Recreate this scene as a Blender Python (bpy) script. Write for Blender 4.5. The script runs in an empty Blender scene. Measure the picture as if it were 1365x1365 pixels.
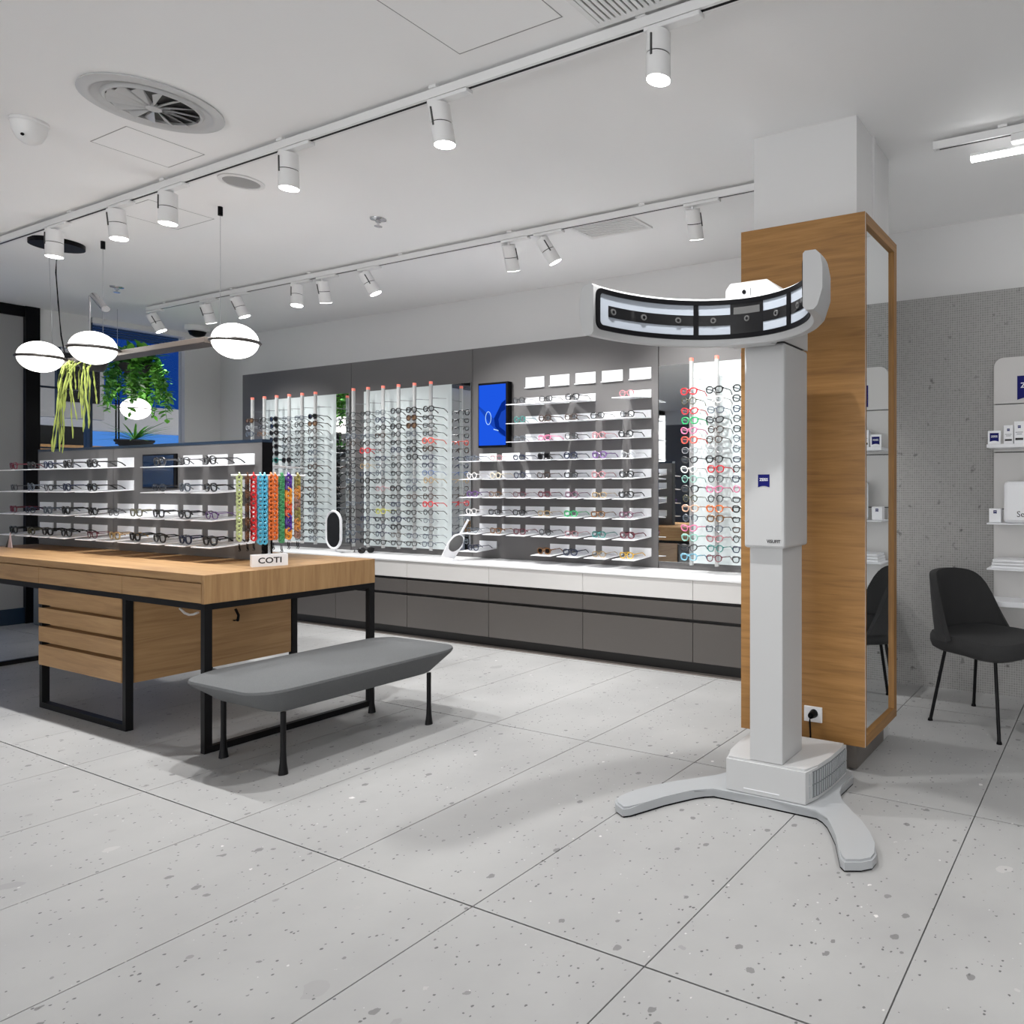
import bpy, bmesh, math, random
from mathutils import Vector, Matrix, Euler
random.seed(7)
R = math.radians
C = bpy.context.scene.collection
SC = bpy.context.scene

# ------------------------------------------------------------------ camera
FPX, PCX, PCY, CAMH = 960.6, 1033.0, 648.0, 1.209
TH = math.atan2(460.0, FPX)
cam_d = bpy.data.cameras.new('camera'); cam = bpy.data.objects.new('camera', cam_d); C.objects.link(cam)
cam.location = (0, 0, CAMH); cam.rotation_euler = (R(90), 0, TH)
cam_d.sensor_width = 36.0; cam_d.sensor_fit = 'HORIZONTAL'; cam_d.lens = FPX/1365*36
cam_d.shift_x = -(PCX-682.5)/1365; cam_d.shift_y = -(682.5-PCY)/1365
cam_d.clip_start = .05; cam_d.clip_end = 100
SC.camera = cam
# ------------------------------------------------------------------ world (soft light of the mall hall outside the open shop front)
W = bpy.data.worlds.new('world'); SC.world = W; W.use_nodes = True
W.node_tree.nodes['Background'].inputs[0].default_value = (1, 1, 1, 1)
W.node_tree.nodes['Background'].inputs[1].default_value = 1.85
# ------------------------------------------------------------------ exposure
SC.view_settings.view_transform = 'Standard'; SC.view_settings.look = 'None'
SC.view_settings.exposure = 0.80; SC.view_settings.gamma = 1.0
SC.view_settings.use_curve_mapping = False
SPOT_W = 60.0; WALL_W = 46.0; GLOBE_E = 3.2

# ------------------------------------------------------------------ projection helpers (a pixel gives a direction only)
cs, sn = math.cos(TH), math.sin(TH)
def ray(x, y):
    a = (x-PCX)/FPX
    return Vector((a*cs-sn, a*sn+cs, (PCY-y)/FPX))
def onY(x, y, Y): r = ray(x, y); return Vector((0, 0, CAMH)) + r*(Y/r.y)
def onX(x, y, X): r = ray(x, y); return Vector((0, 0, CAMH)) + r*(X/r.x)
def onZ(x, y, Z): r = ray(x, y); return Vector((0, 0, CAMH)) + r*((Z-CAMH)/r.z)

# ------------------------------------------------------------------ materials
def newmat(name):
    m = bpy.data.materials.new(name); m.use_nodes = True
    return m, m.node_tree.nodes, m.node_tree.links, m.node_tree.nodes['Principled BSDF']
def mat(name, col, rough=.5, metal=0., spec=.5, emit=None, es=1., noise=0., nscale=30., bump=0.):
    m, n, l, p = newmat(name)
    p.inputs['Base Color'].default_value = (*col, 1); p.inputs['Roughness'].default_value = rough
    p.inputs['Metallic'].default_value = metal; p.inputs['Specular IOR Level'].default_value = spec
    if emit:
        p.inputs['Emission Color'].default_value = (*emit, 1); p.inputs['Emission Strength'].default_value = es
    if noise or bump:
        g = n.new('ShaderNodeNewGeometry'); t = n.new('ShaderNodeTexNoise'); t.inputs['Scale'].default_value = nscale
        t.inputs['Detail'].default_value = 4; l.new(g.outputs['Position'], t.inputs['Vector'])
        if noise:
            r = n.new('ShaderNodeMapRange'); r.inputs[3].default_value = 1-noise; r.inputs[4].default_value = 1+noise
            l.new(t.outputs['Fac'], r.inputs[0])
            h = n.new('ShaderNodeMix'); h.data_type = 'RGBA'; h.blend_type = 'MULTIPLY'; h.inputs[0].default_value = 1
            h.inputs[6].default_value = (*col, 1); l.new(r.outputs[0], h.inputs[7]); l.new(h.outputs[2], p.inputs['Base Color'])
        if bump:
            b = n.new('ShaderNodeBump'); b.inputs['Strength'].default_value = bump; b.inputs['Distance'].default_value = .002
            l.new(t.outputs['Fac'], b.inputs['Height']); l.new(b.outputs[0], p.inputs['Normal'])
    return m
def emis(name, col, s):
    m, n, l, p = newmat(name); n.remove(p)
    e = n.new('ShaderNodeEmission'); e.inputs[0].default_value = (*col, 1); e.inputs[1].default_value = s
    l.new(e.outputs[0], n['Material Output'].inputs[0]); return m
def glassy(name, col, alpha, rough=.03):
    m, n, l, p = newmat(name)
    p.inputs['Base Color'].default_value = (*col, 1); p.inputs['Roughness'].default_value = rough
    t = n.new('ShaderNodeBsdfTransparent'); t.inputs[0].default_value = (.96, .97, .97, 1)
    x = n.new('ShaderNodeMixShader'); x.inputs[0].default_value = alpha
    l.new(t.outputs[0], x.inputs[1]); l.new(p.outputs[0], x.inputs[2]); l.new(x.outputs[0], n['Material Output'].inputs[0])
    return m
def wood(name, axis, c1, c2, c3, rough=.45, sc=1.0):
    m, n, l, p = newmat(name)
    g = n.new('ShaderNodeNewGeometry'); mp = n.new('ShaderNodeMapping')
    s = [22*sc, 22*sc, 22*sc]; s['xyz'.index(axis)] = 1.5*sc
    mp.inputs['Scale'].default_value = s; l.new(g.outputs['Position'], mp.inputs['Vector'])
    t = n.new('ShaderNodeTexNoise'); t.inputs['Scale'].default_value = 1.6; t.inputs['Detail'].default_value = 7; t.inputs['Distortion'].default_value = .9
    l.new(mp.outputs[0], t.inputs['Vector'])
    mp2 = n.new('ShaderNodeMapping'); s2 = [150*sc, 150*sc, 150*sc]; s2['xyz'.index(axis)] = 5*sc
    mp2.inputs['Scale'].default_value = s2; l.new(g.outputs['Position'], mp2.inputs['Vector'])
    t2 = n.new('ShaderNodeTexNoise'); t2.inputs['Scale'].default_value = 1.5; t2.inputs['Detail'].default_value = 3; l.new(mp2.outputs[0], t2.inputs['Vector'])
    a = n.new('ShaderNodeMath'); a.operation = 'MULTIPLY_ADD'; a.inputs[1].default_value = .35; l.new(t2.outputs['Fac'], a.inputs[0]); l.new(t.outputs['Fac'], a.inputs[2])
    r = n.new('ShaderNodeValToRGB'); e = r.color_ramp.elements
    e[0].position = .42; e[0].color = (*c1, 1); e[1].position = .9; e[1].color = (*c3, 1)
    q = r.color_ramp.elements.new(.66); q.color = (*c2, 1)
    l.new(a.outputs[0], r.inputs[0]); l.new(r.outputs[0], p.inputs['Base Color'])
    p.inputs['Roughness'].default_value = rough; p.inputs['Specular IOR Level'].default_value = .35
    b = n.new('ShaderNodeBump'); b.inputs['Strength'].default_value = .12; b.inputs['Distance'].default_value = .001
    l.new(t2.outputs['Fac'], b.inputs['Height']); l.new(b.outputs[0], p.inputs['Normal'])
    return m
OAK = ((.235, .118, .040), (.325, .166, .052), (.395, .207, .070))
OAKT = ((.285, .160, .070), (.375, .220, .100), (.44, .275, .130))
M = {}
M['white'] = mat('white_paint', (.70, .70, .70), .6)
M['ceil'] = mat('ceiling_paint', (.90, .90, .90), .8, noise=.02, nscale=1.2)
M['lampwhite'] = mat('lamp_white', (.80, .80, .80), .4)
M['device'] = mat('device_white', (.52, .525, .53), .38)
M['device_foot'] = mat('device_foot_grey', (.38, .395, .41), .3)
M['black'] = mat('black_satin', (.004, .004, .005), .4, spec=.1)
M['blacksteel'] = mat('black_steel', (.006, .006, .007), .5, spec=.2)
M['darkgap'] = mat('dark_gap', (.02, .019, .018), .7)
M['panel'] = mat('grey_laminate', (.125, .121, .121), .42, noise=.06, nscale=180)
M['cabfront'] = mat('cabinet_grey', (.088, .080, .075), .4, noise=.05, nscale=200)
M['counter'] = mat('counter_white', (.86, .86, .87), .3)
M['cabwhite'] = mat('cabinet_white', (.62, .61, .60), .45)
M['kick'] = mat('kick_black', (.012, .011, .011), .5)
M['mirror'] = mat('mirror_silver', (.88, .90, .90), .015, metal=1.)
M['darkmirror'] = mat('dark_mirror', (.10, .10, .10), .05, metal=1.)
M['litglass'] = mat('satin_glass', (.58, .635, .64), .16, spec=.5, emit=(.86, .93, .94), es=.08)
M['rodglass'] = mat('rod_frosted', (.50, .51, .51), .3)
M['redcap'] = mat('red_tip', (.85, .22, .16), .4, emit=(1, .25, .2), es=.25)
M['tray'] = mat('tray_white', (.88, .89, .92), .35)
M['peg'] = mat('peg_clear', (.55, .57, .58), .3)
M['oakx'] = wood('oak_grain_x', 'x', *OAK)
M['oaky'] = wood('oak_grain_y', 'y', *OAK)
M['oakz'] = wood('oak_grain_z', 'z', *OAK)
M['table_wood_long'] = wood('table_wood_long', 'x', *OAKT); M['table_wood_deep'] = wood('table_wood_deep', 'y', *OAKT); M['table_wood_tall'] = wood('table_wood_tall', 'z', *OAKT)
M['bench'] = mat('bench_felt', (.118, .123, .127), .95, noise=.45, nscale=420, bump=.5)
M['chair'] = mat('chair_fabric', (.030, .030, .031), .92, noise=.3, nscale=380, bump=.5)
M['chrome'] = mat('chrome', (.6, .6, .62), .2, metal=1.)
M['globe'] = emis('opal_globe', (1, .97, .93), GLOBE_E)
M['glow'] = emis('lamp_glow', (1, .985, .96), 14.)
M['led'] = emis('led_bar', (1, .99, .98), 9.)
M['ring'] = mat('pendant_ring', (.035, .03, .028), .4)
M['bar'] = mat('pendant_bar', (.045, .034, .027), .5)
M['blue'] = mat('shield_blue', (.002, .004, .13), .5, spec=.2)
M['ink'] = mat('ink', (.02, .02, .025), .6)
M['inkwhite'] = mat('ink_white', (.85, .86, .9), .5)
M['leaf'] = mat('leaf_green', (.12, .38, .04), .5, noise=.5, nscale=9)
M['leaf2'] = mat('leaf_dark', (.05, .22, .03), .5, noise=.4, nscale=9)
M['vine'] = mat('succulent_vine', (.30, .36, .08), .6, noise=.3, nscale=12)
M['pot'] = mat('pot_charcoal', (.02, .02, .022), .6)
M['clearlens'] = glassy('clear_lens', (.25, .28, .32), .07)
M['sunlens'] = glassy('sun_lens', (.008, .008, .01), .93)
M['tintlens'] = glassy('tint_lens', (.18, .10, .05), .7)
M['acrylic'] = glassy('acrylic', (.85, .88, .9), .28)
M['pane'] = glassy('window_glass', (.02, .025, .03), .10)
M['facepanel'] = mat('light_panel', (.40, .44, .50), .12)
M['facedark'] = mat('camera_band', (.006, .006, .007), .12)
M['lensgrey'] = mat('camera_lens', (.10, .10, .10), .15)
M['grill'] = mat('grille_grey', (.16, .17, .18), .5)
M['slot'] = mat('slot_dark', (.06, .06, .06), .7)
M['jointgrey'] = mat('joint_grey', (.30, .30, .30), .8)
M['stone'] = mat('plinth_metal', (.20, .18, .165), .4, noise=.1, nscale=50)
M['bin'] = mat('bin_grey', (.10, .12, .14), .5)
M['mallwall'] = mat('mall_wall', (.45, .44, .43), .7)
M['mallblue'] = emis('mall_blue_light', (.10, .32, .90), .55)
M['mallnavy'] = emis('mall_navy_screen', (.005, .035, .20), .8)
M['slatblue'] = emis('mall_slat_light', (.015, .09, .45), .9)
M['navyframe'] = mat('navy_frame', (.01, .025, .05), .3)
M['doorgrey'] = mat('door_grey', (.26, .26, .265), .5)

def floor_material():
    m, n, l, p = newmat('terrazzo_tile')
    g = n.new('ShaderNodeNewGeometry'); pos = g.outputs['Position']
    def noise(scale, detail=3, off=0):
        t = n.new('ShaderNodeTexNoise'); t.inputs['Scale'].default_value = scale; t.inputs['Detail'].default_value = detail
        l.new(pos, t.inputs['Vector']); return t.outputs['Fac']
    def ramp(src, a, b, c0, c1):
        r = n.new('ShaderNodeValToRGB'); r.color_ramp.elements[0].position = a; r.color_ramp.elements[1].position = b
        r.color_ramp.elements[0].color = (*c0, 1); r.color_ramp.elements[1].color = (*c1, 1); l.new(src, r.inputs[0]); return r.outputs[0]
    def mixc(fac, a, b):
        x = n.new('ShaderNodeMix'); x.data_type = 'RGBA'
        l.new(fac, x.inputs[0]); l.new(a, x.inputs[6])
        if isinstance(b, tuple): x.inputs[7].default_value = (*b, 1)
        else: l.new(b, x.inputs[7])
        return x.outputs[2]
    base = ramp(noise(2.2, 5), .3, .7, (.33, .33, .33), (.395, .395, .393))
    def chips(scale, rad, thr, soft=.12):
        v = n.new('ShaderNodeTexVoronoi'); v.inputs['Scale'].default_value = scale; v.feature = 'F1'
        d = n.new('ShaderNodeTexNoise'); d.inputs['Scale'].default_value = scale*2.2; l.new(pos, d.inputs['Vector'])
        mx = n.new('ShaderNodeMix'); mx.data_type = 'RGBA'; mx.blend_type = 'ADD'; mx.inputs[0].default_value = .45/scale
        l.new(pos, mx.inputs[6]); l.new(d.outputs['Color'], mx.inputs[7]); l.new(mx.outputs[2], v.inputs['Vector'])
        s = n.new('ShaderNodeSeparateColor'); l.new(v.outputs['Color'], s.inputs[0])
        a = n.new('ShaderNodeMath'); a.operation = 'GREATER_THAN'; a.inputs[1].default_value = thr; l.new(s.outputs[0], a.inputs[0])
        r2 = n.new('ShaderNodeMath'); r2.operation = 'MULTIPLY'; r2.inputs[1].default_value = rad; l.new(s.outputs[1], r2.inputs[0])
        b = n.new('ShaderNodeMath'); b.operation = 'LESS_THAN'; l.new(v.outputs['Distance'], b.inputs[0]); l.new(r2.outputs[0], b.inputs[1])
        c = n.new('ShaderNodeMath'); c.operation = 'MULTIPLY'; l.new(a.outputs[0], c.inputs[0]); l.new(b.outputs[0], c.inputs[1])
        return c.outputs[0], s.outputs[2]
    f1, h1 = chips(7, .30, .90); base = mixc(f1, base, ramp(h1, .2, .8, (.30, .30, .30), (.62, .61, .60)))
    f2, h2 = chips(28, .36, .90); base = mixc(f2, base, ramp(h2, .3, .7, (.20, .20, .20), (.66, .65, .64)))
    f3, h3 = chips(90, .40, .88); base = mixc(f3, base, ramp(h3, .4, .8, (.12, .12, .12), (.58, .58, .57)))
    l.new(base, p.inputs['Base Color']); p.inputs['Roughness'].default_value = .5; p.inputs['Specular IOR Level'].default_value = .3
    return m
M['tile'] = floor_material()
M['grout'] = mat('grout', (.03, .03, .03), .9)
def wallstone_material():
    m, n, l, p = newmat('grey_mosaic_wall')
    g = n.new('ShaderNodeNewGeometry'); s = n.new('ShaderNodeSeparateXYZ'); l.new(g.outputs['Position'], s.inputs[0])
    c = n.new('ShaderNodeCombineXYZ'); l.new(s.outputs[0], c.inputs[0]); l.new(s.outputs[2], c.inputs[1])
    b = n.new('ShaderNodeTexBrick'); b.offset = 0; b.squash = 1
    b.inputs['Scale'].default_value = 1; b.inputs['Brick Width'].default_value = .0135; b.inputs['Row Height'].default_value = .0135
    b.inputs['Mortar Size'].default_value = .0016; b.inputs['Mortar Smooth'].default_value = .3
    b.inputs['Color1'].default_value = (.27, .268, .262, 1); b.inputs['Color2'].default_value = (.325, .32, .314, 1); b.inputs['Mortar'].default_value = (.42, .415, .405, 1)
    l.new(c.outputs[0], b.inputs['Vector'])
    t = n.new('ShaderNodeTexNoise'); t.inputs['Scale'].default_value = 16; t.inputs['Detail'].default_value = 4; l.new(g.outputs['Position'], t.inputs['Vector'])
    r = n.new('ShaderNodeValToRGB'); r.color_ramp.elements[0].position = .26; r.color_ramp.elements[0].color = (.35, .35, .35, 1)
    r.color_ramp.elements[1].position = .36; r.color_ramp.elements[1].color = (1, 1, 1, 1); l.new(t.outputs['Fac'], r.inputs[0])
    x = n.new('ShaderNodeMix'); x.data_type = 'RGBA'; x.blend_type = 'MULTIPLY'; x.inputs[0].default_value = 1
    l.new(b.outputs['Color'], x.inputs[6]); l.new(r.outputs[0], x.inputs[7])
    l.new(x.outputs[2], p.inputs['Base Color']); p.inputs['Roughness'].default_value = .8
    bp = n.new('ShaderNodeBump'); bp.inputs['Strength'].default_value = .5; bp.inputs['Distance'].default_value = .002
    l.new(b.outputs['Fac'], bp.inputs['Height']); l.new(bp.outputs[0], p.inputs['Normal'])
    return m
M['mosaic'] = wallstone_material()

# ------------------------------------------------------------------ mesh helpers
def box(bm, x0, x1, y0, y1, z0, z1, bev=0, seg=2):
    if x0 > x1: x0, x1 = x1, x0
    if y0 > y1: y0, y1 = y1, y0
    if z0 > z1: z0, z1 = z1, z0
    v = [bm.verts.new(p) for p in ((x0,y0,z0),(x1,y0,z0),(x1,y1,z0),(x0,y1,z0),(x0,y0,z1),(x1,y0,z1),(x1,y1,z1),(x0,y1,z1))]
    f = [bm.faces.new([v[i] for i in q]) for q in ((0,3,2,1),(4,5,6,7),(0,1,5,4),(1,2,6,5),(2,3,7,6),(3,0,4,7))]
    if bev:
        es = list({e for q in f for e in q.edges})
        bmesh.ops.bevel(bm, geom=es, offset=bev, segments=seg, affect='EDGES', profile=.5)
def prism(bm, pts, z0, z1, xf=None, bev=0):
    """polygon pts (x,y) extruded z0..z1, optional transform"""
    T = xf if xf else (lambda p: p)
    lo = [bm.verts.new(T(Vector((x, y, z0)))) for x, y in pts]; hi = [bm.verts.new(T(Vector((x, y, z1)))) for x, y in pts]
    n = len(pts); fs = [bm.faces.new(lo[::-1]), bm.faces.new(hi)]
    for i in range(n): fs.append(bm.faces.new((lo[i], lo[(i+1) % n], hi[(i+1) % n], hi[i])))
    if bev:
        es = list(set(fs[1].edges)); bmesh.ops.bevel(bm, geom=es, offset=bev, segments=2, affect='EDGES')
def frame_of(d):
    d = d.normalized(); up = Vector((0, 0, 1)) if abs(d.z) < .9 else Vector((1, 0, 0))
    a = d.cross(up).normalized(); return a, d.cross(a).normalized()
def cyl(bm, p0, p1, r0, r1=None, seg=16, cap=True):
    p0, p1 = Vector(p0), Vector(p1); r1 = r0 if r1 is None else r1
    a, b = frame_of(p1-p0); A = []; B = []
    for i in range(seg):
        t = 2*math.pi*i/seg; o = a*math.cos(t)+b*math.sin(t); A.append(bm.verts.new(p0+o*r0)); B.append(bm.verts.new(p1+o*r1))
    for i in range(seg): bm.faces.new((A[i], B[i], B[(i+1) % seg], A[(i+1) % seg]))
    if cap: bm.faces.new(A); bm.faces.new(B[::-1])
def tube(bm, pts, r, seg=6, closed=False):
    pts = [Vector(p) for p in pts]; n = len(pts); rings = []
    for i, p in enumerate(pts):
        d = (pts[(i+1) % n]-pts[i-1]) if closed else (pts[min(i+1, n-1)]-pts[max(i-1, 0)])
        a, b = frame_of(d); rr = r[i] if isinstance(r, (list, tuple)) else r
        rings.append([bm.verts.new(p+(a*math.cos(2*math.pi*k/seg)+b*math.sin(2*math.pi*k/seg))*rr) for k in range(seg)])
    for i in range(n if closed else n-1):
        A, B = rings[i], rings[(i+1) % n]
        # align start index to nearest vertex to avoid twisting
        k0 = min(range(seg), key=lambda k: (B[k].co-A[0].co).length)
        flip = (B[(k0+1) % seg].co-A[1].co).length > (B[(k0-1) % seg].co-A[1].co).length
        s = -1 if flip else 1
        for k in range(seg):
            try: bm.faces.new((A[k], A[(k+1) % seg], B[(k0+s*(k+1)) % seg], B[(k0+s*k) % seg]))
            except ValueError: pass
    if not closed:
        bm.faces.new(rings[0][::-1]); bm.faces.new(rings[-1])
def lathe(bm, prof, seg=32, xf=None):
    T = xf if xf else (lambda p: p); rings = []
    for r, z in prof:
        rings.append([bm.verts.new(T(Vector((r*math.cos(2*math.pi*k/seg), r*math.sin(2*math.pi*k/seg), z)))) for k in range(seg)] if r > 1e-6 else [bm.verts.new(T(Vector((0, 0, z))))])
    for A, B in zip(rings, rings[1:]):
        for k in range(seg):
            k2 = (k+1) % seg
            if len(A) == 1 and len(B) == 1: continue
            if len(A) == 1: bm.faces.new((A[0], B[k2], B[k]))
            elif len(B) == 1: bm.faces.new((A[k], A[k2], B[0]))
            else: bm.faces.new((A[k], A[k2], B[k2], B[k]))
def mesh_of(bm, name, smooth=False):
    bmesh.ops.recalc_face_normals(bm, faces=bm.faces)
    me = bpy.data.meshes.new(name); bm.to_mesh(me); bm.free()
    if smooth:
        for p in me.polygons: p.use_smooth = True
        try: me.set_sharp_from_angle(angle=R(40))
        except Exception: pass
    return me
def put(name, me, m, parent=None, loc=None, local=False):
    o = bpy.data.objects.new(name, me); C.objects.link(o)
    if m is not None:
        if len(me.materials) == 0: me.materials.append(m)
    if loc is not None: o.location = loc
    if parent is not None:
        o.parent = parent
        if not local: o.matrix_parent_inverse = worldmat(parent).inverted()
    return o
def worldmat(o):
    m = o.matrix_parent_inverse @ o.matrix_basis if o.parent else o.matrix_basis.copy()
    return worldmat(o.parent) @ m if o.parent else m
def ob(name, bm, m, parent=None, smooth=False, local=False):
    return put(name, mesh_of(bm, name, smooth), M[m] if isinstance(m, str) else m, parent, None, local)
def bx(name, m, d, parent=None, bev=0):
    bm = bmesh.new(); box(bm, *d, bev); return ob(name, bm, m, parent)
def tag(o, label, cat, group=None):
    o['label'] = label; o['category'] = cat
    if group: o['group'] = group
    return o
def thing(name, label, cat, loc=(0, 0, 0), rz=0, group=None):
    o = bpy.data.objects.new(name, None); C.objects.link(o); o.location = loc; o.rotation_euler = (0, 0, rz)
    o.empty_display_size = .05
    return tag(o, label, cat, group)
def struct(o): o['kind'] = 'structure'; return o
def stuff(o): o['kind'] = 'stuff'; return o
def text_mesh(s, size, bold=0.0, depth=.0008):
    cu = bpy.data.curves.new('lettering', 'FONT'); cu.body = s; cu.size = size; cu.align_x = 'CENTER'; cu.align_y = 'CENTER'
    cu.extrude = depth/2; cu.offset = bold; cu.resolution_u = 3
    t = bpy.data.objects.new('lettering', cu); C.objects.link(t)
    dg = bpy.context.evaluated_depsgraph_get(); me = bpy.data.meshes.new_from_object(t.evaluated_get(dg))
    bpy.data.objects.remove(t); return me
def text(name, s, size, m, mtx, parent, bold=0., sx=1.0):
    me = text_mesh(s, size, bold); me.transform(mtx @ Matrix.Diagonal((sx, 1, 1, 1))); me.materials.clear()
    return put(name, me, M[m], parent)
def facing(origin, right, up):
    r = Vector(right).normalized(); u = Vector(up).normalized(); nrm = r.cross(u)
    mt = Matrix((( r.x, u.x, nrm.x, origin[0]), (r.y, u.y, nrm.y, origin[1]), (r.z, u.z, nrm.z, origin[2]), (0, 0, 0, 1)))
    return mt
ORD = ['', 'first', 'second', 'third', 'fourth', 'fifth', 'sixth', 'seventh', 'eighth', 'ninth', 'tenth', 'eleventh', 'twelfth', 'thirteenth', 'fourteenth', 'fifteenth', 'sixteenth', 'seventeenth', 'eighteenth']

# ================================================================== THE ROOM
H = 2.795; YW = 4.40; XL = -8.70; XR = 2.8; YF = -4.2; PY = 4.30
fl = struct(bx('floor', 'grout', (XL-.05, XR, YF, YW+.1, -.10, -.012)))
bm = bmesh.new(); box(bm, .0020, .5980, .0024, 1.1976, -.012, 0, .0005, 1); tile_me = mesh_of(bm, 'tile'); tile_me.materials.append(M['tile'])
for i in range(-10, 10):
    for j in range(-5, 3):
        x0 = -2.88+.6*i; y0 = 1.494+1.2*j
        if x0 > XR-.55 or x0+.6 < XL or y0+1.2 < YF or y0 > YW: continue
        put('tile', tile_me, None, fl, (x0, y0, 0))
ceiling = struct(bx('ceiling', 'ceil', (XL-.05, XR, YF, YW+.1, H, H+.1)))
wb = struct(bx('wall_back', 'white', (XL-.05, XR, YW, YW+.1, 0, H)))
wr = struct(bx('wall_right', 'white', (XR, XR+.1, YF, YW+.1, 0, H)))
# left wall: solid pier by the corner, header strips, glazing between
bm = bmesh.new()
box(bm, XL-.12, XL, 4.075, YW, 0, H); box(bm, XL-.12, XL, 3.335, 4.075, 2.745, H); box(bm, XL-.12, XL, 2.965, 3.315, 2.48, H)
wl = struct(ob('wall_left', bm, 'white'))
bm = bmesh.new(); box(bm, XL-.12, XL, 3.315, 3.335, 0, 2.745); struct(ob('trim_1', bm, 'navyframe'))
# shop front glazing and posts on the left
w1 = struct(bx('window_1', 'pane', (XL-.07, XL-.062, 3.335, 4.075, 0, 2.745)))
w2 = struct(bx('window_2', 'pane', (XL-.07, XL-.062, 2.965, 3.315, 0, 2.48)))
bm = bmesh.new()
box(bm, XL-.09, XL-.045, 3.10, 3.125, 0, 2.48); box(bm, XL-.09, XL-.045, 2.965, 3.315, 1.55, 1.565); box(bm, XL-.09, XL-.045, 2.965, 3.315, 2.1, 2.115)
ob('window_frame', bm, 'navyframe', w2)
bm = bmesh.new(); box(bm, XL-.10, XL+.02, 2.872, 2.965, 0, H); struct(ob('trim_2', bm, 'black'))
struct(bx('door_1', 'doorgrey', (XL-.06, XL-.02, 2.705, 2.868, .14, 2.70)))
bm = bmesh.new(); box(bm, XL-.10, XL, YF, 2.872, 2.70, H); struct(ob('trim_3', bm, 'black'))
bm = bmesh.new(); box(bm, XL-.10, XL-.005, YF, 2.872, 0, .14); struct(ob('trim_4', bm, 'navyframe'))
struct(bx('window_3', 'pane', (XL-.045, XL-.037, YF, 2.70, .14, 2.70)))
# shop-front header behind the camera
struct(bx('wall_front', 'white', (XL, XR, YF-.1, YF, 2.5, H)))
struct(bx('wall_front_panel', 'panel', (XL, -4.4, YF-.1, YF, 0, 2.499)))

# outside the left window: mall hall with blue lit slat ceiling and lit screens
struct(bx('mall_floor', 'mallwall', (-16, XL-.13, -9, 14, -.1, -.01)))
struct(bx('mall_wall', 'mallwall', (-13.2, -13.0, -9, 14, 0, 5)))
struct(bx('mall_screen', 'mallnavy', (-13.0, -12.96, 4.6, 9.5, 2.38, 3.35)))
struct(bx('mall_light_band', 'mallblue', (-13.0, -12.96, 4.6, 9.5, .4, 1.98)))
ms = struct(bx('mall_ceiling', 'slatblue', (-13, XL-.12, -9, 14, 3.45, 3.5)))
bm = bmesh.new(); box(bm, -.05, .05, -9, 14, 0, .09); sl = mesh_of(bm, 'slat'); sl.materials.append(M['navyframe'])
for i in range(20): put('slat', sl, None, ms, (-12.8+i*.2, 0, 3.30))
struct(bx('mall_blue_column', 'mallblue', (-13.0, -12.0, 2.2, 3.75, 0, 2.6)))
kq = thing('mall_kiosk', 'grey mall kiosk with dark counter shelf seen through the window', 'kiosk', (-11.6, 4.1, 0))
bx('body', 'mallwall', (-11.8, -11.4, 3.72, 4.5, 0, 1.62), kq); bx('counter_shelf', 'oakx', (-11.8, -11.3, 3.7, 4.52, 1.62, 1.70), kq)
bx('back_board', 'black', (-11.8, -11.75, 3.72, 4.5, 1.70, 1.95), kq); bx('sign_board', 'doorgrey', (-11.8, -11.7, 3.72, 4.6, 2.05, 2.95), kq)
bx('sign_panel', 'black', (-11.69, -11.68, 4.15, 4.55, 2.25, 2.85), kq)
b = thing('waste_bin', 'grey rounded waste bin standing at the glass shop front', 'bin', (-8.4, 2.9, 0))
bx('body', 'bin', (-8.52, -8.28, 2.86, 3.08, 0, .34), b, .02); bx('lid', 'bin', (-8.52, -8.28, 2.86, 3.08, .341, .37), b, .012)

# ---------------------------------------------------------------- dark wall panels on the back wall
SEG = [-8.105, -6.385, -4.835, -2.985, -1.30]
for a, c in zip(SEG, SEG[1:]):
    bx('panel', 'panel', (a+.003, c-.003, PY, YW-.002, .60, 2.345), wb, .001)
# gray mosaic panel behind the chair
struct(bx('wall_mosaic', 'mosaic', (-1.294, XR, PY+.02, YW-.002, 0, 2.345)))

def wall_board(name, m, x0, x1, z0, z1, label, cat, y=PY-.001, t=.012):
    o = bx(name, m, (x0, x1, y-t, y, z0, z1), None, .001); return tag(o, label, cat)
wall_board('glass_panel', 'litglass', -7.72, -6.585, .672, 2.066, 'pale satin glass backing behind the rod rack nearest the window', 'panel')
wall_board('glass_panel', 'litglass', -6.19, -5.065, .672, 2.066, 'pale satin glass backing behind the rods left of the blue screen', 'panel')
wall_board('glass_panel', 'litglass', -2.70, -1.75, .672, 2.066, 'pale satin glass backing of the rack beside the wooden pillar', 'panel')
wall_board('wall_mirror', 'mirror', -6.582, -6.395, .672, 2.066, 'tall narrow wall mirror between the two large rod racks', 'mirror')
wall_board('wall_mirror', 'mirror', -5.062, -4.842, .672, 2.066, 'tall narrow wall mirror beside the blue video screen', 'mirror')
wall_board('wall_mirror', 'mirror', -2.975, -2.703, .672, 2.066, 'tall wall mirror beside the trays, near the wooden pillar', 'mirror')

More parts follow.
